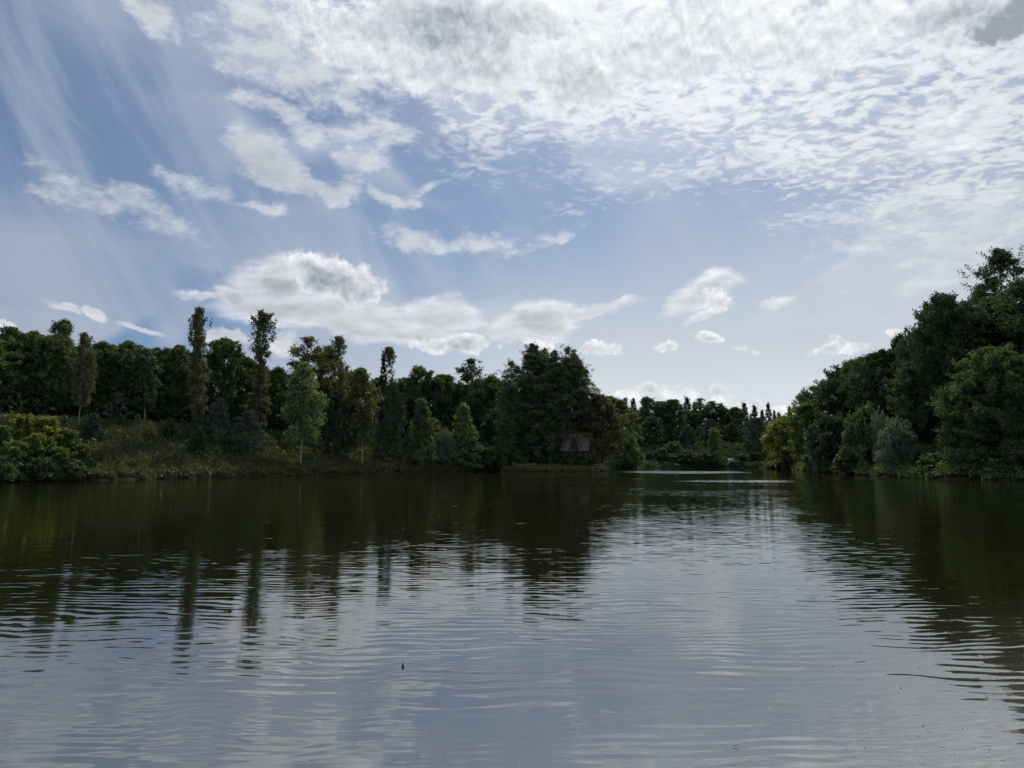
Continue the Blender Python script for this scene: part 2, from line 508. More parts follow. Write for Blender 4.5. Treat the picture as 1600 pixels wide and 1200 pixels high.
def water_mat():
    m, t, q, out = new_mat('pond_water')
    b = q.n('ShaderNodeBsdfPrincipled')
    pos = S(q, q.n('ShaderNodeNewGeometry').outputs['Position'])
    x, y, z = q.sep(pos)
    # murky body of the pond: olive, silty brown in the shallows by the near shore
    silt = q.smooth(y + (q.noise(pos, 0.35, 3) - 0.5) * 2.0, 12.5, 3.8).pow(1.8)
    q.put(b.inputs['Base Color'], q.mix(silt, (0.0105, 0.0115, 0.0030), (0.105, 0.099, 0.070)))
    b.inputs['Roughness'].default_value = 0.02
    b.inputs['IOR'].default_value = 4.0
    # ripples as surface slopes (metres in plan): crests run roughly across the pond
    gust = q.noise(q.mapping(pos, rot=(0, 0, R(12)), sca=(0.05, 0.085, 1)), 1.0, 3, 0.55)
    amp = q.smooth(gust, 0.36, 0.66, 0.35, 1.25)
    wob = q.vmath('ADD', pos, q.scale(q.vmath('SUBTRACT', q.noise(pos, 0.5, 2, color=True), (0.5, 0.5, 0.5)), 0.7))

    def slope(sx, sy, rot, detail, rough=0.5):
        return q.noise(q.mapping(wob, rot=(0, 0, R(rot)), sca=(sx, sy, 1)), 1.0, detail, rough) - 0.5

    s1 = slope(0.8, 6.5, 3, 1.5)
    s2 = slope(1.2, 8.5, -6, 1.0)
    s3 = slope(3.0, 16.0, 8, 1.5)
    s4 = slope(0.25, 0.7, 8, 1.0)
    sy = (s1 * 0.095 + s2 * 0.105 + s3 * 0.12) * amp + s4 * 0.012
    # two trains of regular wind ripples, about a foot from crest to crest
    wx, wy, _ = q.sep(wob)
    pn = q.noise(q.mapping(pos, sca=(0.9, 0.5, 1)), 1.0, 2, 0.5)
    t1 = q.math('COSINE', (wy + wx * 0.05 + pn * 0.25) * (6.2832 / 0.23))
    t2 = q.math('COSINE', (wy - wx * 0.09 + pn * 0.2) * (6.2832 / 0.165))
    tm = q.smooth(q.noise(q.mapping(pos, loc=(4, 9, 0), sca=(0.3, 0.5, 1)), 1.0, 2), 0.35, 0.65)
    sy = sy + (t1 * 0.024 * tm + t2 * 0.018 * (1.0 - tm)) * amp * q.smooth(y, 20.0, 6.0, 0.9, 1.5)
    sx = (slope(2.0, 2.4, 30, 2.0) * 0.030) * amp
    # wind-ruffled patches out on the pond
    def patch(cx, cy, rx, ry, k):
        mm = q.mapping(pos, (cx, cy, 0), (0, 0, 0), (rx, ry, 1e6), 'TEXTURE')
        r2 = q.vmath('DOT_PRODUCT', mm, mm, out=1)
        return q.smooth(r2 + (gust - 0.5) * 1.5, 1.0, 0.2, 0.0, k)
    ruf = patch(21.0, 101.0, 11.0, 12.0, 1.5).max(patch(22.0, 62.0, 11.0, 4.0, 0.6)).max(patch(-9.0, 83.0, 16.0, 4.0, 0.45)).max(patch(6.0, 69.0, 10.0, 2.0, 0.45))
    r1 = slope(2.4, 6.5, 5, 2.0)
    sy = sy + (r1 * 0.45 - 0.07) * ruf
    nrm = q.vmath('NORMALIZE', q.xyz(sx, sy, 1.0))
    q.put(b.inputs['Normal'], nrm)
    t.links.new(b.outputs[0], out.inputs['Surface'])
    return m


# ------------------------------------------------------------------ meshes
def raw_mesh(name, verts, faces, mat, smooth=False):
    """verts (N,3) array, faces (M,k) array with one k"""
    me = bpy.data.meshes.new(name)
    verts = np.asarray(verts, dtype=np.float32)
    faces = np.asarray(faces, dtype=np.int32)
    me.vertices.add(len(verts))
    me.vertices.foreach_set('co', verts.ravel())
    k = faces.shape[1]
    me.loops.add(faces.size)
    me.loops.foreach_set('vertex_index', faces.ravel())
    me.polygons.add(len(faces))
    me.polygons.foreach_set('loop_start', np.arange(0, faces.size, k, dtype=np.int32))
    me.polygons.foreach_set('loop_total', np.full(len(faces), k, dtype=np.int32))
    if smooth:
        me.polygons.foreach_set('use_smooth', np.ones(len(faces), dtype=bool))
    me.update(calc_edges=True)
    me.validate()
    if mat:
        me.materials.append(mat)
    return me


def link(name, data, parent=None, loc=None):
    o = bpy.data.objects.new(name, data)
    C.objects.link(o)
    if parent:
        o.parent = parent
    if loc is not None:
        o.location = loc
    return o


def tag(o, label=None, cat=None, group=None, kind=None):
    for k, v in (('label', label), ('category', cat), ('group', group), ('kind', kind)):
        if v:
            o[k] = v
    return o


# ------------------------------------------------------------------ ground
SHORE = [(-6, 104), (2, 116), (10, 124), (19, 129), (24, 140), (35, 147), (47, 145), (50, 137), (47, 128), (42, 108), (39.5, 88),
         (38.8, 73), (41, 66.5), (44.5, 62), (52, 50), (50, 25), (36, 4), (10, 1.6), (-10, 1.6), (-36, 3), (-47, 20), (-48, 45),
         (-40.5, 58), (-36.3, 63), (-30.4, 70.5), (-24, 80), (-16, 93)]


def chaikin(p, n=2):
    p = np.array(p, float)
    for _ in range(n):
        nx = np.roll(p, -1, 0)
        p = np.stack([0.75 * p + 0.25 * nx, 0.25 * p + 0.75 * nx], 1).reshape(-1, 2)
    return p


POLY = chaikin(SHORE)


def pond_dist(x, y):
    """distance to the shoreline in metres, negative over the pond"""
    x = np.asarray(x, float).ravel()
    y = np.asarray(y, float).ravel()
    best = np.full(x.shape, 1e18)
    inside = np.zeros(x.shape, bool)
    for a, b in zip(POLY, np.roll(POLY, -1, 0)):
        e = b - a
        t = np.clip(((x - a[0]) * e[0] + (y - a[1]) * e[1]) / (e @ e), 0, 1)
        best = np.minimum(best, (x - a[0] - t * e[0]) ** 2 + (y - a[1] - t * e[1]) ** 2)
        cr = ((a[1] > y) != (b[1] > y)) & (x < (b[0] - a[0]) * (y - a[1]) / (b[1] - a[1] + 1e-12) + a[0])
        inside ^= cr
    d = np.sqrt(best)
    return np.where(inside, -d, d)


BANK_AZ = [-180, -110, -75, -50, -34, -22, -13, -8, 0, 6, 11, 15, 19, 24, 30, 40, 70, 110, 180]
BANK_H = [0.9, 1.0, 4.0, 5.2, 5.3, 5.0, 3.9, 2.9, 2.2, 2.4, 3.6, 4.6, 3.4, 3.2, 4.0, 4.6, 4.0, 1.0, 0.9]
ISL = (6.3, 106.6, 7.5, 5.4)


def ground_z(x, y):
    shape = np.shape(x)
    x = np.asarray(x, float).ravel()
    y = np.asarray(y, float).ravel()
    d = pond_dist(x, y)
    d = d + 0.45 * np.sin(x * 0.9 + 1.3 * np.sin(y * 0.5)) * np.sin(y * 0.7 + 0.8) + 0.2 * np.sin(x * 2.7 + y * 1.9)
    az = np.degrees(np.arctan2(x, y))
    hb = np.interp(az, BANK_AZ, BANK_H)
    w = 11.0
    u = np.clip(d / w, 0, 1)
    rise = hb * (0.55 * u + 0.45 * u * u * (3 - 2 * u))
    lip = 0.28 * np.clip(d / 0.35, 0, 1)
    back = np.clip(d - w, 0, 60) * 0.018 * np.clip(hb / 3, 0, 1)
    bump = (0.14 * np.sin(x * 1.1 + y * 0.6) * np.sin(y * 0.9 - x * 0.3) + 0.08 * np.sin(x * 2.3 - y * 1.7)) * np.clip(d / 2, 0, 1)
    far = np.clip((np.hypot(x, y) - 400) / 600, 0, 1)
    z = np.where(d > 0, lip + rise + back + bump * (1 - far), np.maximum(d * 0.4, -1.6))
    ex = (x - ISL[0]) / ISL[2]
    ey = (y - ISL[1]) / ISL[3]
    di = (1 - np.sqrt(ex * ex + ey * ey)) * 6.0 + 0.25 * np.sin(x * 1.7) + 0.15 * np.sin(x * 3.9 + y)
    zi = np.where(di > 0, 0.42 * np.clip(di / 0.3, 0, 1) + 0.35 * np.clip(di / 3, 0, 1) + 0.05 * np.sin(x * 2.1) * np.sin(y * 1.7), di * 0.6)
    z = np.maximum(z, np.where(di > -2, zi, -9))
    return z.reshape(shape)


def gz(x, y):
    return float(ground_z(np.array([x]), np.array([y]))[0])


def axis(lo, hi, step, far):
    core = np.arange(lo, hi + step / 2, step)
    out, s, p = [], step, hi
    while p < far:
        s *= 1.35
        p += s
        out.append(p)
    inn, s, p = [], step, lo
    while p > -far:
        s *= 1.35
        p -= s
        inn.append(p)
    return np.concatenate([inn[::-1], core, out])


def build_ground():
    xs = axis(-80, 90, 1.0, 5000)
    ys = axis(-8, 190, 1.0, 5000)
    X, Y = np.meshgrid(xs, ys)
    Z = ground_z(X, Y)
    nx, ny = len(xs), len(ys)
    v = np.stack([X.ravel(), Y.ravel(), Z.ravel()], 1)
    i = np.arange(nx * ny).reshape(ny, nx)
    f = np.stack([i[:-1, :-1], i[:-1, 1:], i[1:, 1:], i[1:, :-1]], -1).reshape(-1, 4)
    o = link('ground', raw_mesh('ground', v, f, ground_mat(), True))
    tag(o, 'grassy earth banks and ground around the pond', None, None, 'structure')


build_ground()
wm = raw_mesh('water', [(-90, -4, 0), (90, -4, 0), (90, 165, 0), (-90, 165, 0)], [(0, 1, 2, 3)], water_mat())
tag(link('water', wm), 'rippled dark olive pond water reflecting trees and sky', None, None, 'structure')

# ------------------------------------------------------------------ plants
def tubes_mesh(name, lines, mat, sides=6):
    """lines: list of (points (n,3), radii (n,)) -> one mesh of tapered tubes"""
    V, Fc, base = [], [], 0
    ang = np.arange(sides) * 2 * math.pi / sides
    for pts, rad in lines:
        pts = np.asarray(pts, float)
        n = len(pts)
        tan = np.gradient(pts, axis=0)
        tan /= np.linalg.norm(tan, axis=1)[:, None] + 1e-9
        ref = np.where(np.abs(tan[:, 2:3]) > 0.9, np.array([[1.0, 0, 0]]), np.array([[0, 0, 1.0]]))
        u = np.cross(tan, ref)
        u /= np.linalg.norm(u, axis=1)[:, None] + 1e-9
        w = np.cross(tan, u)
        ring = pts[:, None, :] + (u[:, None, :] * np.cos(ang)[None, :, None] + w[:, None, :] * np.sin(ang)[None, :, None]) * np.asarray(rad)[:, None, None]
        V.append(ring.reshape(-1, 3))
        i = base + np.arange(n * sides).reshape(n, sides)
        j = np.roll(i, -1, 1)
        Fc.append(np.stack([i[:-1], j[:-1], j[1:], i[1:]], -1).reshape(-1, 4))
        base += n * sides
    return raw_mesh(name, np.concatenate(V), np.concatenate(Fc), mat, True)


def unit(v):
    return v / (np.linalg.norm(v, axis=-1, keepdims=True) + 1e-9)


def leaf_quads(rng, anchors, dirs, per, sigma, L, W, droop=0.2, follow=0.3):
    """many leaf-sized diamond faces round the twig points"""
    c = np.repeat(anchors, per, 0) + rng.normal(size=(len(anchors) * per, 3)) * sigma
    dd = np.repeat(dirs, per, 0)
    a = unit(rng.normal(size=c.shape) + dd * follow * 3 + np.array([0, 0, -droop * 3]))
    b = unit(np.cross(a, rng.normal(size=c.shape)))
    k = rng.uniform(0.65, 1.35, size=(len(c), 1))
    a = a * L * 0.5 * k
    b = b * W * 0.5 * k
    v = np.stack([c - a, c + b - a * 0.15, c + a, c - b - a * 0.15], 1).reshape(-1, 3)
    f = np.arange(len(v)).reshape(-1, 4)
    return v, f


def make_tree(key, seed, H, Rad, base, prof, n, el, droop, sub, subl, twig, per, sigma, L, W, leafm, barkm,
              ldroop=0.2, follow=0.3, lean=0.0, trunk_r=None, tp=1.0, whorl=0, wav=0.02, top=1.0, lift=0.0, gap=0.0):
    rng = np.random.default_rng(seed)
    pu, pr = zip(*prof)
    nz = 12
    zz = np.linspace(0, 1, nz)
    ph = rng.uniform(0, 6.28, 4)
    def axis_at(t):
        t = np.asarray(t, float)
        x = wav * H * (np.sin(t * 5 + ph[0]) - math.sin(ph[0])) * 0.6 + lean * H * t ** 2.2
        y = wav * H * (np.sin(t * 4 + ph[1]) - math.sin(ph[1])) * 0.6
        return np.stack([x, y, t * H * top], -1)
    tr = trunk_r or 0.011 * H + 0.02
    lines = [(axis_at(zz), tr * (1 - 0.9 * zz) * np.where(zz < 0.01, 1.35, 1.0))]
    A, D = [], []
    for i in range(n):
        u = ((i + rng.uniform(0, 0.9)) / n) ** tp
        if whorl:
            u = (math.floor(u * whorl) + 0.15 * rng.random()) / whorl
        t = base + (1 - base) * min(u, 0.995)
        length = Rad * np.interp(u, pu, pr) * rng.uniform(0.72, 1.12)
        a = i * 2.399 + rng.normal(0, 0.35)
        e = R(el[0] + (el[1] - el[0]) * u + rng.normal(0, 6))
        p0 = axis_at(t)
        s = np.linspace(0, 1, 6)
        hd = np.array([math.cos(a), math.sin(a), 0])
        pts = p0 + np.outer(s * length * math.cos(e), hd)
        pts[:, 2] += s * length * math.sin(e) - droop * length * s * s
        pts[1:] += rng.normal(0, 0.03 * length, (5, 3))
        lines.append((pts[:5], np.linspace(max(0.012, tr * 0.32 * (1 - 0.7 * t)), 0.008, 5)))
        ns = max(2, int(round(sub * (0.45 + 0.55 * length / Rad))))
        for _ in range(ns):
            ss = rng.uniform(0.12, 1.0) ** 0.75
            k = min(4, int(ss * 5))
            f = ss * 5 - k
            q0 = pts[k] * (1 - f) + pts[k + 1] * f
            tan = unit(pts[k + 1] - pts[k])
            sd = unit(tan * 0.8 + rng.normal(0, 0.55, 3) * np.array([1, 1, 0.55]) + np.array([0, 0, lift - 0.5 * droop]))
            sl = subl * length * rng.uniform(0.6, 1.2) * (1.15 - 0.6 * ss) + 0.12
            m = np.linspace(0.25, 1, twig)[:, None]
            w = q0 + sd * sl * m
            w[:, 2] -= droop * sl * (m[:, 0] ** 2) * 0.8
            A.append(w)
            D.append(np.repeat(sd[None], twig, 0))
    for _ in range(n // 3):                      # thin shoots standing out of the upper crown
        u = rng.uniform(0.35, 0.97)
        t = base + (1 - base) * u
        rr = Rad * np.interp(u, pu, pr) * rng.uniform(0.3, 0.95)
        a = rng.uniform(0, 6.283)
        p0 = axis_at(t) + np.array([math.cos(a), math.sin(a), 0.35]) * rr
        dv = unit(np.array([math.cos(a) * 0.4, math.sin(a) * 0.4, 0.9 - droop]) + rng.normal(0, 0.15, 3))
        w = p0 + dv * np.linspace(0.1, 1, 6)[:, None] * (0.045 * H + 0.1) * rng.uniform(0.7, 1.4)
        A.append(w)
        D.append(np.repeat(dv[None], 6, 0))
    tipn = max(4, n // 6)
    ttip = np.linspace(0.86, 1.0, tipn)
    A.append(axis_at(ttip) + rng.normal(0, 0.05, (tipn, 3)))
    D.append(np.repeat(np.array([[0, 0, 1.0]]), tipn, 0))
    A = np.concatenate(A)
    D = np.concatenate(D)
    if gap:                                      # open places in the upper crown
        w3 = np.sin(A * np.array([1.5, 1.6, 1.2]) + ph[:3]).sum(1) / 3
        keep = (w3 + rng.normal(0, 0.25, len(A)) > -0.55 + gap * np.clip(A[:, 2] / H - 0.35, 0, 1))
        A, D = A[keep], D[keep]
    A[:, 2] = np.maximum(A[:, 2], 0.10)
    v, f = leaf_quads(rng, A, D, per, sigma, L, W, ldroop, follow)
    v[:, 2] = np.maximum(v[:, 2], 0.02)
    crown = raw_mesh(key + '_crown', v, f, leafm)
    trunk = tubes_mesh(key + '_trunk', lines, barkm)
    r = np.hypot(v[:, 0] - lean * H * (np.clip(v[:, 2] / H, 0, 1)) ** 2.2, v[:, 1])
    return dict(crown=crown, trunk=trunk, H=float(np.percentile(v[:, 2], 99.95)), W=2 * float(np.percentile(r, 96)))


def make_shrub(key, seed, H, Rad, n, sub, twig, per, sigma, L, W, leafm, ldroop=0.1, upright=0.5, spike=0.0):
    rng = np.random.default_rng(seed)
    lines, A, D = [], [], []
    for i in range(n):
        a = i * 2.399 + rng.normal(0, 0.4)
        u = (i + rng.random()) / n
        e = R(18 + 40 * max(0, upright - .5) + (68 - 40 * max(0, upright - .5)) * u ** (1 / (0.6 + upright)))
        length = rng.uniform(0.75, 1.1) / math.sqrt((math.cos(e) / Rad) ** 2 + (math.sin(e) / H) ** 2)
        hd = np.array([math.cos(a) * math.cos(e), math.sin(a) * math.cos(e), math.sin(e)])
        s = np.linspace(0, 1, 6)[:, None]
        start = np.array([math.cos(a), math.sin(a), 0]) * Rad * 0.12 * rng.random()
        pts = start + s * hd * length
        pts[:, 2] += 0.12 * length * np.sin(s[:, 0] * math.pi) - 0.10 * length * s[:, 0] ** 2 * (1 - spike)
        pts[1:] += rng.normal(0, 0.03 * length, (5, 3))
        pts[:, 2] = np.maximum(pts[:, 2], 0.0)
        lines.append((pts, np.linspace(0.012 + 0.006 * H, 0.005, 6)))
        for _ in range(sub):
            ss = rng.uniform(0.08, 1.0) ** 0.8
            k = min(4, int(ss * 5))
            f = ss * 5 - k
            q0 = pts[k] * (1 - f) + pts[k + 1] * f
            sd = unit(unit(pts[k + 1] - pts[k]) * 0.8 + rng.normal(0, 0.6, 3) + np.array([0, 0, 0.25]))
            sl = 0.28 * length * rng.uniform(0.5, 1.1) * (1.2 - 0.6 * ss)
            m = np.linspace(0.2, 1, twig)[:, None]
            A.append(q0 + sd * sl * m)
            D.append(np.repeat(sd[None], twig, 0))
    for _ in range(n // 3):                      # upright young shoots
        a, rr = rng.uniform(0, 6.283), Rad * rng.uniform(0.1, 0.85)
        p0 = np.array([math.cos(a) * rr, math.sin(a) * rr, H * 0.8 * math.sqrt(max(0.05, 1 - (rr / Rad) ** 2))])
        dv = unit(np.array([math.cos(a) * 0.25, math.sin(a) * 0.25, 1.0]))
        A.append(p0 + dv * np.linspace(-0.1, 1, 7)[:, None] * H * rng.uniform(0.1, 0.32))
        D.append(np.repeat(dv[None], 7, 0))
    A = np.concatenate(A)
    D = np.concatenate(D)
    A[:, 2] = np.maximum(A[:, 2], 0.08)
    v, f = leaf_quads(rng, A, D, per, sigma, L, W, ldroop, 0.3)
    v[:, 2] = np.maximum(v[:, 2], 0.02)
    crown = raw_mesh(key + '_crown', v, f, leafm)
    trunk = tubes_mesh(key + '_stems', lines, M['bark'], 5)
    return dict(crown=crown, trunk=trunk, H=float(np.percentile(v[:, 2], 99.9)), W=2 * float(np.percentile(np.hypot(v[:, 0], v[:, 1]), 96)), shrub=True)


DOME = [(0, .60), (.15, .90), (.4, 1.), (.65, .84), (.85, .46), (1, .05)]
CONE = [(0, .85), (.15, 1.), (.45, .80), (.75, .48), (1, .06)]
OVAL = [(0, .45), (.2, .80), (.5, 1.), (.75, .78), (.9, .45), (1, .12)]
SPRUCE = [(0, 1.), (.3, .80), (.6, .50), (.85, .22), (1, .03)]
PR = {}
for s in range(4):
    PR['broad%d' % s] = make_tree('broad%d' % s, 10 + s, 10.5, 3.6, .08, DOME, 84, (26, 68), .06, 9, .34, 5, 9, .12, .22, .13, M['leaf_mid'], M['bark'], .0, .4, lift=.5)
for s in range(3):
    PR['loose%d' % s] = make_tree('loose%d' % s, 30 + s, 11.5, 3.2, .10, OVAL, 50, (25, 65), .16, 8, .46, 5, 11, .14, .23, .12, M['leaf_mid'], M['bark'], .05, .45, lean=-.015, lift=.3, gap=.5)
for s in range(3):
    PR['birch%d' % s] = make_tree('birch%d' % s, 40 + s, 9.0, 1.8, .28, OVAL, 40, (35, 70), .75, 7, .55, 6, 9, .13, .22, .12, M['leaf_birch'], M['birch_bark'], .55, .3, trunk_r=.055)
for s in range(2):
    PR['bircone%d' % s] = make_tree('bircone%d' % s, 50 + s, 8.0, 1.9, .04, CONE, 52, (20, 66), .45, 8, .45, 5, 10, .13, .22, .13, M['leaf_birch'], M['birch_bark'], .35, .3, trunk_r=.05)
POP = {0: ([(0, .45), (.05, .7), (.3, .85), (.55, .85), (.72, 1.), (.86, .80), (1, .15)], -.02, 1.0),
       1: ([(0, .55), (.1, .7), (.35, .65), (.52, .40), (.70, .85), (.85, 1.), (.95, .65), (1, .2)], -.015, 1.0),
       2: ([(0, .5), (.2, .6), (.45, .5), (.60, .6), (.80, 1.), (.92, .7), (1, .15)], -.09, .9)}
for s, (pf, ln, dn) in POP.items():
    PR['poplar%d' % s] = make_tree('poplar%d' % s, 60 + s, 13.0, 1.75, .06, pf, 70, (52, 66), -.05, 6, .42, 5, 7, .11, .21, .12, M['leaf_poplar'], M['bark'], .1, .4, lean=ln, trunk_r=.11, gap=.45)
for s in range(3):
    PR['alder%d' % s] = make_tree('alder%d' % s, 70 + s, 15.0, 6.2, .04, [(0, .75), (.2, .95), (.4, 1.), (.65, .78), (.85, .42), (1, .05)], 130, (28, 70), .04, 12, .32, 5, 8, .17, .27, .165, M['leaf_dark'], M['bark'], .0, .4, lift=.6)
for s in range(4):
    PR['tall%d' % s] = make_tree('tall%d' % s, 80 + s, 16.0, 3.2, .06, [(0, .9), (.3, 1.), (.55, .95), (.75, .80), (.9, .45), (1, .08)], 72, (38, 70), .42, 8, .50, 7, 7, .12, .20, .085, M['leaf_island'], M['bark'], .45, .3, lean=-.012, gap=.4)
PR['weep0'] = make_tree('weep0', 88, 19.0, 4.6, .10, OVAL, 96, (36, 66), .40, 10, .42, 8, 8, .13, .22, .09, M['leaf_dark'], M['bark'], .55, .3, gap=.25)
for s in range(3):
    PR['spruce%d' % s] = make_tree('spruce%d' % s, 90 + s, 12.0, 2.1, .04, SPRUCE, 110, (-12, 32), .05, 6, .34, 5, 7, .08, .26, .075, M['needle_dark'], M['bark'], .1, .7, whorl=22, wav=.004)
for s in range(2):
    PR['pine%d' % s] = make_tree('pine%d' % s, 100 + s, 7.0, 2.7, .06, CONE, 56, (8, 42), -.05, 7, .36, 5, 10, .10, .28, .06, M['needle_blue'], M['bark'], -.05, .6, whorl=11, wav=.006)
PR['sapling0'] = make_tree('sapling0', 110, 3.2, 1.3, .08, CONE, 26, (12, 38), -.08, 3, .30, 4, 9, .05, .20, .035, M['needle_blue'], M['bark'], -.05, .8, whorl=6, wav=.006)
PR['sapling1'] = make_tree('sapling1', 111, 2.6, .75, .06, SPRUCE, 44, (5, 40), -.03, 4, .34, 4, 9, .06, .18, .05, M['needle_dark'], M['bark'], 0, .6, whorl=9, wav=.004)
for s in range(3):
    PR['shrub%d' % s] = make_shrub('shrub%d' % s, 120 + s, 2.8, 1.9, 40, 9, 5, 8, .11, .21, .14, M['leaf_mid'])
for s in range(3):
    PR['maple%d' % s] = make_tree('maple%d' % s, 130 + s, 4.2, 2.0, .02, OVAL, 38, (30, 72), .05, 7, .42, 5, 8, .13, .24, .16, M['leaf_yellow'], M['bark'], .1, .4, trunk_r=.04, lift=.4, gap=.5)
for s in range(2):
    PR['willow%d' % s] = make_shrub('willow%d' % s, 140 + s, 4.2, 2.2, 54, 10, 6, 9, .10, .24, .07, M['leaf_grey'], .15, .8, .3)


def plant(name, proto, x, y, ztop, width, label, cat, group, rot=0.0, mat=None, sink=0.0):
    p = PR[proto]
    z = gz(x, y) - sink
    root = link(name, None, loc=(x, y, z))
    root.empty_display_size = 0.5
    sz = (ztop - z) / p['H']
    sx = width / p['W']
    sx = min(sx, 1.4 * sz)                      # keep natural proportions
    root.scale = (sx, sx, sz)
    root.rotation_euler = (0, 0, rot)
    tag(root, label, cat, group)
    link('stems' if p.get('shrub') else 'trunk', p['trunk'], root)
    cr = link('foliage' if p.get('shrub') else 'crown', p['crown'], root)
    if mat:
        cr.material_slots[0].link = 'OBJECT'
        cr.material_slots[0].material = M[mat]
    return root


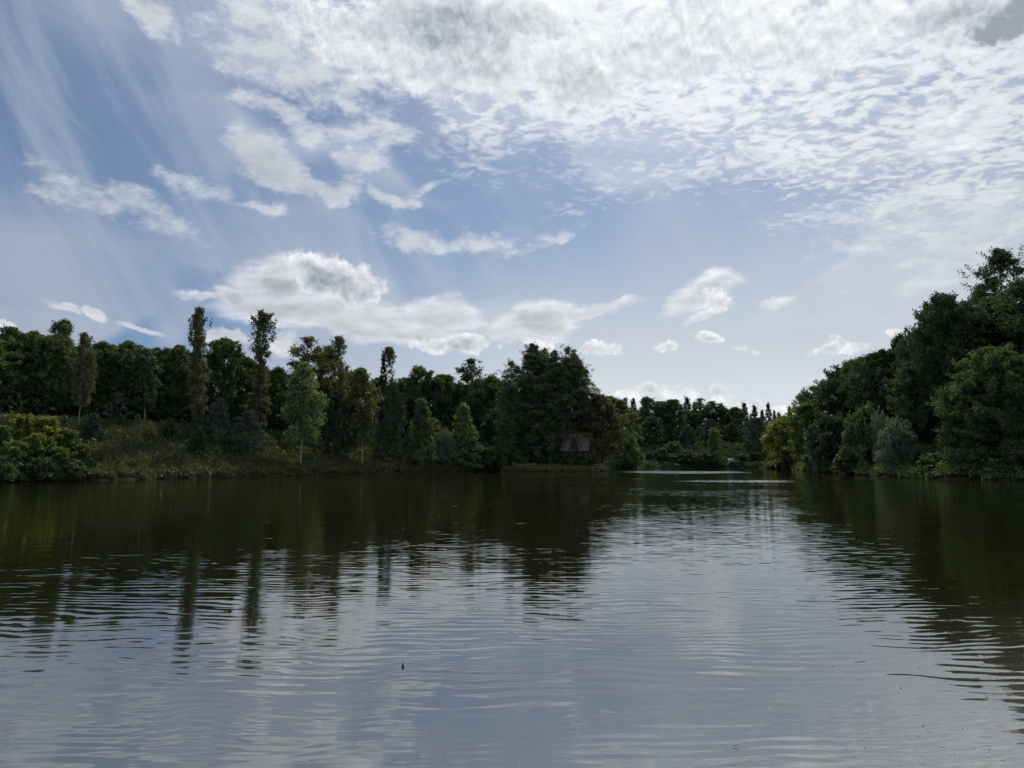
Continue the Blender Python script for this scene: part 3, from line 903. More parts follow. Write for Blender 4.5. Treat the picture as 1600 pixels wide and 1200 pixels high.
# name, shape, x, y, height of the top above the water, width (metres), turn, leaf colour, label, category, group
TREES = [
    ('broadleaf_tree', 'broad0', -49.77, 69.47, 13.66, 5.01, 1.48, None, 'dense dark broadleaf tree cut by the left edge of the picture', 'tree', 'dense wood above the left bank'),
    ('broadleaf_tree', 'broad1', -49.30, 72.81, 14.79, 4.90, 0.65, None, 'leftmost whole broadleaf tree of the dense wood above the left bank', 'tree', 'dense wood above the left bank'),
    ('broadleaf_tree', 'broad2', -48.36, 74.62, 14.65, 4.49, 2.49, None, 'dark broadleaf tree just right of the leftmost whole tree of the left wood', 'tree', 'dense wood above the left bank'),
    ('broadleaf_tree', 'broad3', -47.04, 75.88, 14.47, 4.20, 0.97, None, 'dark broadleaf tree directly left of the bare stemmed slim birch in the left wood', 'tree', 'dense wood above the left bank'),
    ('broadleaf_tree', 'loose0', -49.36, 81.54, 17.19, 3.82, 0.42, None, 'taller feathery tree rising behind the crowns left of the slim birch', 'tree', 'dense wood above the left bank'),
    ('broadleaf_tree', 'broad0', -43.84, 78.88, 14.27, 4.93, 2.52, None, 'dense dark broadleaf tree directly right of the slim birch above the left bank', 'tree', 'dense wood above the left bank'),
    ('broadleaf_tree', 'broad2', -41.97, 80.74, 14.63, 5.24, 5.76, None, 'dense dark broadleaf tree behind the tiered pine sapling above the left bank', 'tree', 'dense wood above the left bank'),
    ('broadleaf_tree', 'broad1', -40.35, 83.68, 14.35, 4.43, 5.03, None, 'dark broadleaf tree behind the white stemmed birch at the top of the left bank', 'tree', 'dense wood above the left bank'),
    ('broadleaf_tree', 'broad3', -38.60, 85.18, 14.87, 4.92, 4.81, None, 'dark broadleaf tree directly left of the first tall poplar', 'tree', 'dense wood above the left bank'),
    ('broadleaf_tree', 'broad3', -55.05, 79.00, 15.19, 5.70, 1.39, 'leaf_dark', 'dark crown seen behind the two trees nearest the left picture edge', 'tree', 'second row of the left wood'),
    ('broadleaf_tree', 'broad2', -54.31, 81.96, 15.54, 5.91, 3.37, 'leaf_dark', 'dark crown between the two leftmost whole trees of the left wood', 'tree', 'second row of the left wood'),
    ('broadleaf_tree', 'broad0', -51.98, 82.38, 15.32, 5.95, 1.74, 'leaf_dark', 'dark crown in the gap just left of the feathery tall tree', 'tree', 'second row of the left wood'),
    ('broadleaf_tree', 'broad1', -49.10, 84.69, 14.65, 6.52, 1.08, 'leaf_dark', 'dark crown in the gap behind the slim birch of the left wood', 'tree', 'second row of the left wood'),
    ('broadleaf_tree', 'broad3', -46.64, 86.85, 15.05, 6.27, 0.67, 'leaf_dark', 'dark crown filling the gap left of the tree behind the tiered pine sapling', 'tree', 'second row of the left wood'),
    ('broadleaf_tree', 'broad0', -44.89, 89.75, 15.01, 6.48, 1.35, 'leaf_dark', 'dark crown filling the gap right of the tree behind the tiered pine sapling', 'tree', 'second row of the left wood'),
    ('broadleaf_tree', 'broad2', -42.70, 91.47, 15.10, 6.60, 5.82, 'leaf_dark', 'dark crown filling the gap right of the white stemmed birch', 'tree', 'second row of the left wood'),
    ('broadleaf_tree', 'broad1', -40.58, 93.06, 15.00, 6.27, 5.21, 'leaf_dark', 'dark crown filling the gap behind the foot of the first tall poplar', 'tree', 'second row of the left wood'),
    ('birch_tree', 'birch0', -41.93, 72.12, 14.16, 2.14, 0.40, 'leaf_olive', 'slim olive birch with a long bare stem before the left wood', 'tree', None),
    ('birch_tree', 'birch1', -38.82, 78.56, 13.46, 3.10, 1.20, 'leaf_dark', 'thin white stemmed birch at the top of the left bank', 'tree', None),
    ('poplar_tree', 'poplar0', -33.70, 79.94, 18.24, 2.40, 0.00, None, 'leftmost tall poplar, leafy from foot to shaggy tip', 'tree', 'tall poplars along the left bank'),
    ('poplar_tree', 'poplar1', -29.04, 86.21, 19.20, 2.74, 0.00, None, 'second tall poplar from the left, thin waisted with a dense head', 'tree', 'tall poplars along the left bank'),
    ('poplar_tree', 'poplar2', -22.81, 100.28, 18.47, 2.07, 0.00, None, 'third tall poplar, slim with its tip blown to the left', 'tree', 'tall poplars along the left bank'),
    ('poplar_tree', 'poplar2', -17.36, 109.16, 18.30, 2.06, 0.15, None, 'rightmost and shortest poplar, its bent tip beside a spiky conifer top', 'tree', 'tall poplars along the left bank'),
    ('broadleaf_tree', 'broad2', -34.32, 88.41, 16.14, 6.38, 2.00, None, 'round broadleaf crown between the first two tall poplars', 'tree', 'dense wood above the left bank'),
    ('broadleaf_tree', 'broad0', -32.77, 91.69, 14.33, 4.85, 5.07, None, 'lower broadleaf tree just left of the second poplar', 'tree', 'dense wood above the left bank'),
    ('broadleaf_tree', 'broad3', -36.11, 96.43, 14.38, 6.49, 5.03, 'leaf_dark', 'dark crown low behind the round tree between the first two poplars', 'tree', None),
    ('broadleaf_tree', 'broad1', -30.16, 95.86, 13.55, 5.76, 1.21, None, 'low broadleaf tree just right of the second poplar', 'tree', 'dense wood above the left bank'),
    ('broadleaf_tree', 'broad2', -31.00, 104.17, 13.56, 7.52, 1.95, 'leaf_dark', 'dark crown behind the gap right of the second poplar', 'tree', None),
    ('broadleaf_tree', 'loose1', -27.65, 100.43, 18.32, 7.40, 0.50, 'leaf_olive', 'tall loose crowned tree behind the front white birch', 'tree', 'dense wood above the left bank'),
    ('broadleaf_tree', 'loose2', -25.88, 105.46, 17.75, 5.89, 1.00, 'leaf_olive', 'loose olive tree directly left of the wind bent third poplar', 'tree', 'dense wood above the left bank'),
    ('birch_tree', 'birch2', -24.05, 85.23, 12.87, 4.72, 0.00, 'leaf_birch', 'weeping birch with a bright white stem on the left bank slope', 'tree', None),
    ('birch_tree', 'birch0', -18.82, 94.05, 13.26, 4.65, 2.20, 'leaf_olive', 'yellowish drooping birch with a pale stem right of the third poplar', 'tree', None),
    ('spruce_tree', 'spruce0', -19.05, 109.74, 17.34, 2.45, 0.00, None, 'spiky conifer top touching the rightmost poplar', 'tree', None),
    ('broadleaf_tree', 'broad0', -22.36, 107.19, 14.36, 6.45, 3.94, None, 'broadleaf crown behind the yellowish drooping birch', 'tree', 'dense wood above the left bank'),
    ('broadleaf_tree', 'broad1', -20.29, 111.96, 13.94, 7.00, 4.60, None, 'broadleaf crown left of the spiky conifer top', 'tree', 'dense wood above the left bank'),
    ('broadleaf_tree', 'loose0', -14.08, 113.55, 15.88, 6.59, 1.40, None, 'pointed broadleaf tree just right of the rightmost poplar', 'tree', 'dense wood above the left bank'),
    ('broadleaf_tree', 'broad3', -16.35, 112.48, 13.99, 6.76, 5.37, None, 'broadleaf crown between the rightmost poplar and the pointed tree', 'tree', 'dense wood above the left bank'),
    ('pine_tree', 'pine0', -15.83, 98.49, 11.82, 4.91, 0.30, 'needle_dark', 'dark brownish pine near the water between two pale birches', 'tree', None),
    ('pine_tree', 'pine1', -21.75, 92.50, 10.26, 4.45, 1.30, 'needle_dark', 'dark pine standing behind the left side of the yellowish birch', 'tree', None),
    ('birch_tree', 'bircone0', -12.18, 100.30, 9.91, 4.31, 0.20, None, 'cone shaped green birch leafy down to the shore', 'tree', None),
    ('broadleaf_tree', 'broad2', -10.68, 115.61, 14.83, 7.79, 0.90, None, 'broadleaf tree behind the grey willow bush', 'tree', 'dense wood above the left bank'),
    ('broadleaf_tree', 'loose1', -6.48, 118.36, 17.71, 7.40, 2.50, 'leaf_dark', 'tall windblown tree midway between the poplars and the island', 'tree', 'dense wood above the left bank'),
    ('broadleaf_tree', 'broad0', -3.52, 120.94, 15.10, 7.27, 1.70, None, 'broadleaf tree just left of the island group', 'tree', 'dense wood above the left bank'),
    ('broadleaf_tree', 'broad3', -9.20, 122.26, 13.97, 10.29, 5.53, 'leaf_dark', 'dark crown behind the grey willow and cone shaped birches', 'tree', None),
    ('birch_tree', 'bircone1', -7.04, 105.59, 9.60, 4.72, 1.10, 'leaf_birch', 'greyish cone shaped birch right of the grey willow bush', 'tree', None),
    ('willow_bush', 'willow0', -9.33, 102.97, 6.05, 3.18, 0.30, None, 'grey green willow bush between two cone shaped birches', 'bush', None),
    ('pine_tree', 'pine1', -2.42, 113.01, 9.16, 5.44, 0.80, 'needle_dark', 'dark shrubby pine at the shore left of the island', 'tree', None),
    ('shrub', 'shrub0', -4.43, 107.87, 4.21, 5.33, 0.50, 'leaf_dark', 'dark low shrub on the shore behind the left island tip', 'shrub', None),
    ('broadleaf_tree', 'broad0', -28.19, 111.77, 13.72, 10.75, 0.54, 'leaf_mid', 'dark crown behind the loose olive tree by the third poplar', 'tree', 'back row of the left wood'),
    ('broadleaf_tree', 'broad1', -23.91, 116.53, 13.62, 11.21, 3.80, 'leaf_mid', 'dark crown deep behind the yellowish drooping birch', 'tree', 'back row of the left wood'),
    ('broadleaf_tree', 'broad2', -19.18, 121.24, 13.87, 11.67, 4.22, 'leaf_mid', 'dark crown deep behind the rightmost poplar', 'tree', 'back row of the left wood'),
    ('broadleaf_tree', 'broad3', -14.47, 125.38, 14.71, 12.06, 3.18, 'leaf_mid', 'dark crown deep behind the pointed broadleaf tree', 'tree', 'back row of the left wood'),
    ('broadleaf_tree', 'broad0', -6.23, 132.43, 15.66, 12.74, 1.12, 'leaf_mid', 'dark crown deep behind the tall windblown tree', 'tree', 'back row of the left wood'),
    ('broadleaf_tree', 'broad1', -1.18, 137.81, 15.74, 13.26, 2.97, 'leaf_mid', 'dark crown deep behind the leftmost tall island tree', 'tree', 'back row of the left wood'),
    ('broadleaf_tree', 'broad3', -30.68, 108.73, 13.59, 10.46, 0.56, 'leaf_mid', 'dark crown deep behind the white stemmed weeping birch', 'tree', 'back row of the left wood'),
    ('broadleaf_tree', 'broad2', -34.97, 104.34, 14.49, 8.78, 5.87, 'leaf_mid', 'dark crown deep behind the second poplar', 'tree', 'back row of the left wood'),
    ('pine_sapling', 'sapling0', -39.64, 74.66, 8.60, 3.08, 0.20, None, 'tiered pine sapling with open branches on the left bank', 'sapling', None),
    ('pine_sapling', 'sapling1', -39.36, 70.07, 6.14, 1.93, 0.90, None, 'small spiky conifer left of the tiered pine sapling', 'sapling', None),
    ('pine_sapling', 'sapling0', -37.22, 74.16, 6.38, 1.27, 1.90, None, 'slim young pine beside the foot of the white stemmed birch', 'sapling', None),
    ('pine_sapling', 'sapling1', -35.29, 76.87, 6.08, 1.72, 0.10, None, 'small conifer left of the foot of the first poplar', 'sapling', None),
    ('pine_sapling', 'sapling1', -32.15, 76.57, 5.01, 2.24, 2.40, None, 'small conifer on the slope below the first poplar', 'sapling', None),
    ('pine_tree', 'pine0', -31.63, 80.60, 8.36, 3.46, 1.50, None, 'young dark pine right of the first poplar foot', 'tree', None),
    ('pine_tree', 'pine1', -28.61, 81.01, 7.13, 3.90, 0.40, None, 'young bluish pine left of the second poplar foot', 'tree', None),
    ('bush', 'maple2', -41.96, 61.65, 4.63, 2.33, 5.44, 'leaf_lime', 'yellow green bush cut by the left picture edge', 'bush', 'yellow green thicket on the left bank'),
    ('bush', 'maple1', -41.40, 63.38, 5.69, 2.18, 3.44, None, 'brightest tall yellow green bush on the left bank', 'bush', 'yellow green thicket on the left bank'),
    ('bush', 'maple0', -40.38, 64.69, 5.54, 2.22, 1.89, None, 'second tall yellow green bush on the left bank, right of the brightest', 'bush', 'yellow green thicket on the left bank'),
    ('bush', 'maple1', -37.48, 65.05, 3.22, 2.01, 5.71, 'leaf_lime', 'yellow green bush at the right end of the left bank thicket', 'bush', 'yellow green thicket on the left bank'),
    ('bush', 'maple0', -40.01, 60.15, 3.33, 2.07, 3.59, 'leaf_lime', 'yellow green bush halfway down the bank near the left edge', 'bush', 'yellow green thicket on the left bank'),
    ('bush', 'maple1', -37.92, 62.64, 2.91, 2.15, 5.54, 'leaf_lime', 'low yellow green bush halfway down the bank under the right end of the thicket', 'bush', 'yellow green thicket on the left bank'),
    ('bush', 'maple2', -39.41, 61.95, 4.01, 2.24, 5.33, 'leaf_lime', 'middle yellow green bush directly below the tall pair', 'bush', 'yellow green thicket on the left bank'),
    ('bush', 'maple0', -38.81, 64.85, 4.44, 2.12, 3.19, 'leaf_lime', 'yellow green bush just right of the tall pair', 'bush', 'yellow green thicket on the left bank'),
    ('bush', 'shrub1', -39.87, 58.73, 2.10, 2.55, 2.60, 'leaf_mid', 'dull green bush at the waterline in the left picture corner', 'bush', 'yellow green thicket on the left bank'),
    ('bush', 'shrub0', -38.31, 61.04, 2.00, 2.65, 3.76, 'leaf_mid', 'dull green bush at the waterline below the tall yellow green pair', 'bush', 'yellow green thicket on the left bank'),
    ('bush', 'shrub2', -36.88, 62.88, 1.79, 2.49, 2.71, 'leaf_mid', 'dull green bush at the waterline under the right end of the thicket', 'bush', 'yellow green thicket on the left bank'),
    ('willow_tree', 'tall0', -0.27, 106.80, 15.99, 5.69, 1.01, None, 'leftmost of the tall island trees, its thin top standing apart', 'tree', 'tall trees on the island'),
    ('willow_tree', 'tall1', 2.57, 107.50, 18.53, 7.16, 1.92, None, 'tallest island tree, left of the thick middle', 'tree', 'tall trees on the island'),
    ('willow_tree', 'tall2', 4.73, 108.50, 17.92, 6.94, 5.10, None, 'island tree second right of the tallest island tree', 'tree', 'tall trees on the island'),
    ('willow_tree', 'tall3', 6.34, 107.50, 17.40, 6.30, 0.27, None, 'island tree in the middle of the dark tall clump', 'tree', 'tall trees on the island'),
    ('willow_tree', 'tall0', 8.16, 108.50, 18.30, 7.22, 0.29, None, 'dense tall island tree rising above the hut roof', 'tree', 'tall trees on the island'),
    ('willow_tree', 'tall1', 9.83, 107.50, 16.27, 6.01, 3.93, None, 'rightmost of the tall island trees, behind the hut', 'tree', 'tall trees on the island'),
    ('willow_tree', 'weep0', 4.39, 107.00, 17.42, 9.56, 0.70, 'leaf_island', 'broad weeping tree forming the rounded heart of the island clump', 'tree', 'tall trees on the island'),
    ('willow_tree', 'weep0', 8.28, 107.60, 16.28, 7.40, 2.20, 'leaf_island', 'weeping tree rounding off the island clump above the hut', 'tree', 'tall trees on the island'),
    ('willow_tree', 'tall2', 1.12, 109.00, 15.33, 5.81, 1.10, None, 'island tree between the leftmost tall one and the tallest one', 'tree', 'tall trees on the island'),
    ('willow_tree', 'tall3', 3.76, 110.00, 17.37, 6.45, 2.10, None, 'island tree filling the crown just right of the tallest one', 'tree', 'tall trees on the island'),
    ('willow_tree', 'tall1', 9.12, 110.00, 17.37, 5.86, 2.80, None, 'island tree showing between the dense tall one and the rightmost one', 'tree', 'tall trees on the island'),
    ('willow_tree', 'bircone0', 0.73, 106.00, 11.28, 5.28, 0.60, 'leaf_mid', 'low weeping green tree at the left end of the island', 'tree', None),
    ('willow_tree', 'bircone1', 3.43, 105.50, 11.78, 5.98, 1.60, 'leaf_island', 'low weeping dark green tree in the island middle', 'tree', None),
    ('willow_tree', 'bircone0', 6.54, 106.30, 10.75, 4.93, 2.60, 'leaf_island', 'low weeping tree just left of the hut', 'tree', None),
    ('broadleaf_tree', 'broad1', 12.87, 107.50, 11.04, 7.76, 0.50, 'leaf_rust', 'brownish green broadleaf tree at the right end of the island', 'tree', None),
    ('shrub', 'shrub2', 10.82, 104.60, 5.39, 2.69, 0.30, 'leaf_rust', 'climbing shrub leaning on the right corner of the hut', 'shrub', None),
    ('shrub', 'shrub0', 8.42, 103.70, 2.88, 3.48, 1.30, 'leaf_dark', 'low dark shrub before the hut doorway', 'shrub', None),
    ('broadleaf_tree', 'loose2', 19.79, 133.00, 12.26, 6.83, 0.20, 'leaf_birch', 'green tree with a pale right side behind the island', 'tree', None),
    ('broadleaf_tree', 'broad0', 18.97, 146.00, 13.90, 9.83, 0.90, 'leaf_mid', 'dark tree between the island and the far spruces', 'tree', None),
    ('shrub', 'shrub1', 20.54, 132.00, 4.70, 5.22, 0.70, 'leaf_birch', 'round green shrub at the foot of the tree with a pale side', 'shrub', None),
    ('spruce_tree', 'spruce0', 26.19, 172.11, 15.73, 3.84, 1.76, None, 'left one of a pair of dark spruces beyond the island', 'tree', 'far wood beyond the pond'),
    ('spruce_tree', 'spruce1', 28.28, 173.16, 15.66, 3.87, 3.36, None, 'right one of a pair of dark spruces beyond the island', 'tree', 'far wood beyond the pond'),
    ('broadleaf_tree', 'loose0', 30.42, 170.24, 15.72, 6.08, 2.96, 'leaf_olive', 'yellowish pointed tree right of the pair of spruces', 'tree', 'far wood beyond the pond'),
    ('broadleaf_tree', 'broad1', 33.25, 168.32, 14.55, 7.69, 2.15, 'leaf_dark', 'round broadleaf tree right of the yellowish pointed far tree', 'tree', 'far wood beyond the pond'),
    ('broadleaf_tree', 'broad2', 36.00, 166.41, 14.84, 8.81, 6.26, 'leaf_dark', 'wide round broadleaf tree in the middle of the far wood', 'tree', 'far wood beyond the pond'),
    ('spruce_tree', 'spruce2', 40.56, 172.50, 15.91, 4.74, 1.23, None, 'tallest dark spruce in the middle of the far wood', 'tree', 'far wood beyond the pond'),
    ('spruce_tree', 'spruce1', 42.83, 174.55, 14.87, 3.60, 2.59, None, 'small spruce just right of the tallest middle spruce', 'tree', 'far wood beyond the pond'),
    ('broadleaf_tree', 'loose1', 43.32, 170.59, 15.46, 6.10, 1.27, None, 'pointed broadleaf tree right of the middle spruces', 'tree', 'far wood beyond the pond'),
    ('broadleaf_tree', 'loose2', 45.67, 170.65, 14.87, 6.10, 3.97, None, 'second pointed broadleaf tree right of the middle spruces', 'tree', 'far wood beyond the pond'),
    ('broadleaf_tree', 'broad3', 47.61, 168.72, 13.56, 8.12, 1.74, 'leaf_dark', 'low broad tree above the white box on the far shore', 'tree', 'far wood beyond the pond'),
    ('broadleaf_tree', 'broad0', 50.81, 169.80, 13.34, 7.35, 2.23, 'leaf_dark', 'low dark tree right of the one above the white box', 'tree', 'far wood beyond the pond'),
    ('spruce_tree', 'spruce0', 53.63, 171.86, 14.52, 4.13, 4.69, None, 'spruce above the right end of the far rail', 'tree', 'far wood beyond the pond'),
    ('spruce_tree', 'spruce2', 56.01, 171.92, 13.93, 3.84, 2.01, None, 'second spruce right of the far rail end', 'tree', 'far wood beyond the pond'),
    ('spruce_tree', 'spruce1', 58.12, 172.97, 12.96, 2.67, 3.51, None, 'thin spruce left of the tattered spruce', 'tree', 'far wood beyond the pond'),
    ('spruce_tree', 'spruce0', 59.27, 172.00, 14.53, 3.25, 5.68, None, 'tattered tall spruce left of the yellow green tree', 'tree', 'far wood beyond the pond'),
    ('spruce_tree', 'spruce2', 60.59, 172.00, 12.90, 2.36, 0.63, None, 'thin spruce between the tattered spruce and the lone spruce', 'tree', 'far wood beyond the pond'),
    ('spruce_tree', 'spruce1', 61.98, 173.00, 12.37, 2.68, 0.39, None, 'small spruce just left of the lone spruce tip', 'tree', 'far wood beyond the pond'),
    ('spruce_tree', 'spruce1', 63.75, 171.00, 13.72, 2.64, 1.44, None, 'lone slim spruce tip standing against the sky', 'tree', 'far wood beyond the pond'),
    ('broadleaf_tree', 'broad1', 30.78, 178.21, 13.29, 12.86, 4.81, 'leaf_dark', 'dark crown filling the gap behind the yellowish pointed far tree', 'tree', 'back row of the far wood'),
    ('broadleaf_tree', 'broad0', 37.37, 178.38, 13.30, 13.73, 3.86, 'leaf_dark', 'dark crown behind the wide round middle tree of the far wood', 'tree', 'back row of the far wood'),
    ('broadleaf_tree', 'broad2', 44.27, 178.56, 13.01, 13.74, 1.49, 'leaf_dark', 'dark crown behind the middle spruces of the far wood', 'tree', 'back row of the far wood'),
    ('broadleaf_tree', 'broad3', 51.97, 178.76, 12.10, 13.76, 2.08, 'leaf_dark', 'dark crown behind the trees above the white box', 'tree', 'back row of the far wood'),
    ('broadleaf_tree', 'broad1', 58.13, 178.92, 11.03, 12.91, 1.11, 'leaf_dark', 'dark crown behind the spruces right of the far rail', 'tree', 'back row of the far wood'),
    ('broadleaf_tree', 'broad0', 65.00, 181.00, 9.11, 13.06, 2.88, 'leaf_dark', 'dark crown low behind the lone slim spruce', 'tree', 'back row of the far wood'),
    ('pine_tree', 'pine0', 42.32, 158.65, 10.00, 6.81, 0.30, None, 'bluish rounded pine standing on the far slope behind the rail', 'tree', None),
    ('pine_tree', 'pine1', 37.03, 157.50, 8.59, 5.41, 1.10, None, 'smaller bluish pine left of the rounded far pine', 'tree', None),
    ('pine_tree', 'pine1', 50.34, 152.94, 10.11, 5.26, 2.10, None, 'rounded dark pine at the right end of the far slope', 'tree', None),
    ('pine_tree', 'pine0', 47.43, 160.78, 9.42, 6.08, 0.70, 'needle_dark', 'dark pine between the rounded far pines', 'tree', None),
    ('shrub', 'shrub1', 32.62, 151.41, 5.10, 3.89, 0.30, 'leaf_mid', 'small round shrub alone on the far slope', 'shrub', None),
    ('broadleaf_tree', 'broad2', 29.40, 156.28, 10.56, 6.77, 2.00, 'leaf_dark', 'low dark tree on the far slope left of the round shrub', 'tree', None),
    ('shrub', 'shrub0', 24.09, 146.77, 3.50, 3.77, 0.27, 'leaf_dark', 'first low shrub along the far shore, counted from the island to the jetty', 'shrub', 'shrubs along the far shore'),
    ('shrub', 'shrub2', 26.62, 146.85, 3.00, 3.77, 4.38, 'leaf_dark', 'second low shrub along the far shore, counted from the island to the jetty', 'shrub', 'shrubs along the far shore'),
    ('shrub', 'shrub1', 29.15, 146.93, 3.75, 3.77, 5.63, 'leaf_dark', 'third low shrub along the far shore, counted from the island to the jetty', 'shrub', 'shrubs along the far shore'),
    ('shrub', 'shrub0', 31.42, 147.00, 2.75, 3.78, 6.00, 'leaf_dark', 'fourth low shrub along the far shore, counted from the island to the jetty', 'shrub', 'shrubs along the far shore'),
    ('shrub', 'shrub2', 33.95, 147.08, 3.38, 3.78, 4.62, 'leaf_dark', 'fifth low shrub along the far shore, counted from the island to the jetty', 'shrub', 'shrubs along the far shore'),
    ('shrub', 'shrub1', 36.49, 147.16, 2.75, 3.78, 6.03, 'leaf_dark', 'sixth low shrub along the far shore, counted from the island to the jetty', 'shrub', 'shrubs along the far shore'),
    ('shrub', 'shrub0', 38.77, 147.23, 3.00, 3.78, 0.11, 'leaf_dark', 'seventh low shrub along the far shore, counted from the island to the jetty', 'shrub', 'shrubs along the far shore'),
    ('shrub', 'shrub1', 45.38, 147.44, 2.63, 3.79, 1.81, 'leaf_dark', 'low shrub on the far shore right of the jetty, nearest the jetty', 'shrub', 'shrubs along the far shore'),
    ('shrub', 'shrub0', 47.93, 147.52, 3.00, 3.79, 6.07, 'leaf_dark', 'low shrub on the far shore right of the jetty, midway to the corner', 'shrub', 'shrubs along the far shore'),
    ('shrub', 'shrub2', 50.23, 147.59, 2.75, 3.79, 4.87, 'leaf_dark', 'low shrub on the far shore right of the jetty, nearest the yellow green corner', 'shrub', 'shrubs along the far shore'),
    ('birch_tree', 'birch1', 40.83, 150.17, 7.90, 4.15, 0.80, None, 'small birch with a thin pale stem left of the jetty', 'tree', None),
    ('maple_tree', 'maple1', 45.45, 124.77, 9.05, 6.65, 0.40, None, 'bright yellow green tree at the corner where the right bank begins', 'tree', None),
    ('broadleaf_tree', 'broad1', 42.69, 108.08, 9.78, 9.88, 0.90, 'leaf_lime', 'olive green tree between the yellow green one and the dark right trees', 'tree', None),
    ('bush', 'maple0', 44.11, 119.43, 3.42, 4.10, 0.20, 'leaf_olive', 'low yellow green bush hanging over the water at the corner', 'bush', None),
    ('bush', 'shrub0', 46.09, 130.20, 2.67, 4.37, 0.60, 'leaf_mid', 'small dull bush at the left end of the right bank', 'bush', None),
    ('bush', 'shrub2', 41.39, 96.81, 7.47, 6.89, 0.80, 'leaf_dark', 'round dark bush right of the olive green tree', 'bush', None),
    ('willow_bush', 'willow1', 41.27, 102.48, 3.92, 2.29, 0.70, None, 'small silvery willow beside the plank table', 'bush', None),
    ('alder_tree', 'alder0', 50.38, 119.76, 13.73, 9.36, 0.30, None, 'lowest and farthest of the dark alders on the right bank', 'tree', 'tall dark trees on the right bank'),
    ('alder_tree', 'alder1', 48.09, 103.77, 15.50, 9.73, 1.30, None, 'second dark alder from the left on the right bank', 'tree', 'tall dark trees on the right bank'),
    ('alder_tree', 'alder2', 46.83, 92.83, 15.38, 8.71, 2.30, None, 'third dark alder from the left on the right bank', 'tree', 'tall dark trees on the right bank'),
    ('birch_tree', 'birch2', 50.58, 96.66, 18.05, 4.39, 0.60, 'leaf_dark', 'thin crowned birch tip peeping between the right bank alders', 'tree', None),
    ('alder_tree', 'alder0', 44.80, 82.38, 12.58, 5.89, 2.90, None, 'shorter dark alder just left of the broad tall alder', 'tree', 'tall dark trees on the right bank'),
    ('alder_tree', 'alder1', 48.14, 81.60, 20.09, 8.02, 0.20, None, 'broad tall alder dominating the right bank', 'tree', 'tall dark trees on the right bank'),
    ('alder_tree', 'alder2', 53.43, 83.10, 19.76, 11.51, 1.00, None, 'alder between the broad tall alder and the weeping birch', 'tree', 'tall dark trees on the right bank'),
    ('birch_tree', 'weep0', 57.80, 85.35, 26.34, 8.80, 0.90, 'leaf_dark', 'highest tree of all, a weeping birch at the right picture edge', 'tree', None),
    ('alder_tree', 'alder0', 55.60, 76.50, 20.94, 12.82, 1.90, None, 'alder mostly cut off by the right picture edge', 'tree', 'tall dark trees on the right bank'),
    ('alder_tree', 'alder1', 43.67, 71.14, 9.58, 5.24, 0.90, 'leaf_mid', 'lower green alder left of the wide green alder in front', 'tree', 'tall dark trees on the right bank'),
    ('alder_tree', 'alder0', 46.32, 67.38, 11.18, 6.77, 2.10, 'leaf_mid', 'green alder in front, cut by the right picture edge', 'tree', 'tall dark trees on the right bank'),
    ('alder_tree', 'alder2', 44.61, 68.84, 12.16, 7.69, 0.50, 'leaf_mid', 'wide green alder in front, near the water at the right', 'tree', 'tall dark trees on the right bank'),
    ('alder_tree', 'alder1', 51.28, 111.06, 9.04, 13.64, 2.00, None, 'dark crown low in the gap behind the dark alders', 'tree', None),
    ('alder_tree', 'alder1', 51.87, 97.22, 11.52, 13.03, 0.40, None, 'dark crown behind the third alder of the right bank', 'tree', None),
    ('alder_tree', 'alder2', 47.14, 106.42, 14.27, 8.32, 0.70, None, 'alder filling the step between the farthest and the second alder', 'tree', 'tall dark trees on the right bank'),
    ('alder_tree', 'alder1', 49.02, 101.30, 15.80, 9.05, 1.70, None, 'alder between the second and third alders of the right bank', 'tree', 'tall dark trees on the right bank'),
    ('alder_tree', 'alder2', 48.57, 87.40, 17.28, 5.86, 2.70, None, 'alder whose top steps up to the broad tall alder', 'tree', 'tall dark trees on the right bank'),
    ('alder_tree', 'alder0', 55.91, 90.33, 21.14, 11.10, 0.10, None, 'alder top just behind the right shoulder of the broad tall alder', 'tree', 'tall dark trees on the right bank'),
    ('bush', 'shrub1', 40.84, 86.38, 7.92, 4.95, 1.00, 'leaf_mid', 'upright dark green bush before the second right bank alder', 'bush', None),
    ('willow_bush', 'willow0', 40.08, 77.61, 5.92, 4.00, 1.40, None, 'large silvery willow bush leaning over the right shore', 'bush', None),
    ('willow_bush', 'willow1', 41.30, 82.99, 7.26, 2.42, 0.20, None, 'slim silvery willow behind the large silvery willow', 'bush', None),
    ('bush', 'shrub2', 39.83, 87.90, 2.67, 4.52, 0.20, 'leaf_olive', 'olive bush at the waterline left of the large silvery willow', 'bush', None),
    ('bush', 'shrub0', 41.99, 68.01, 2.81, 4.70, 1.70, 'leaf_mid', 'low bush at the waterline under the wide green alder', 'bush', None),
    ('bush', 'shrub1', 40.69, 72.10, 2.37, 4.27, 0.70, 'leaf_mid', 'low bush at the waterline right of the large silvery willow', 'bush', None),
    ('bush', 'shrub2', 44.07, 65.24, 3.33, 4.51, 2.20, 'leaf_dark', 'dark bush at the waterline by the right picture edge', 'bush', None),
    ('bush', 'shrub1', 40.49, 94.33, 1.84, 2.80, 0.30, 'leaf_olive', 'small bush at the waterline right of the plank table', 'bush', None),
]
for (nm, pk, x, y, zt, wd, rt, mt, lb, ct, gp) in TREES:
    plant(nm, pk, x, y, zt, wd, lb, ct, gp, rt, mt)

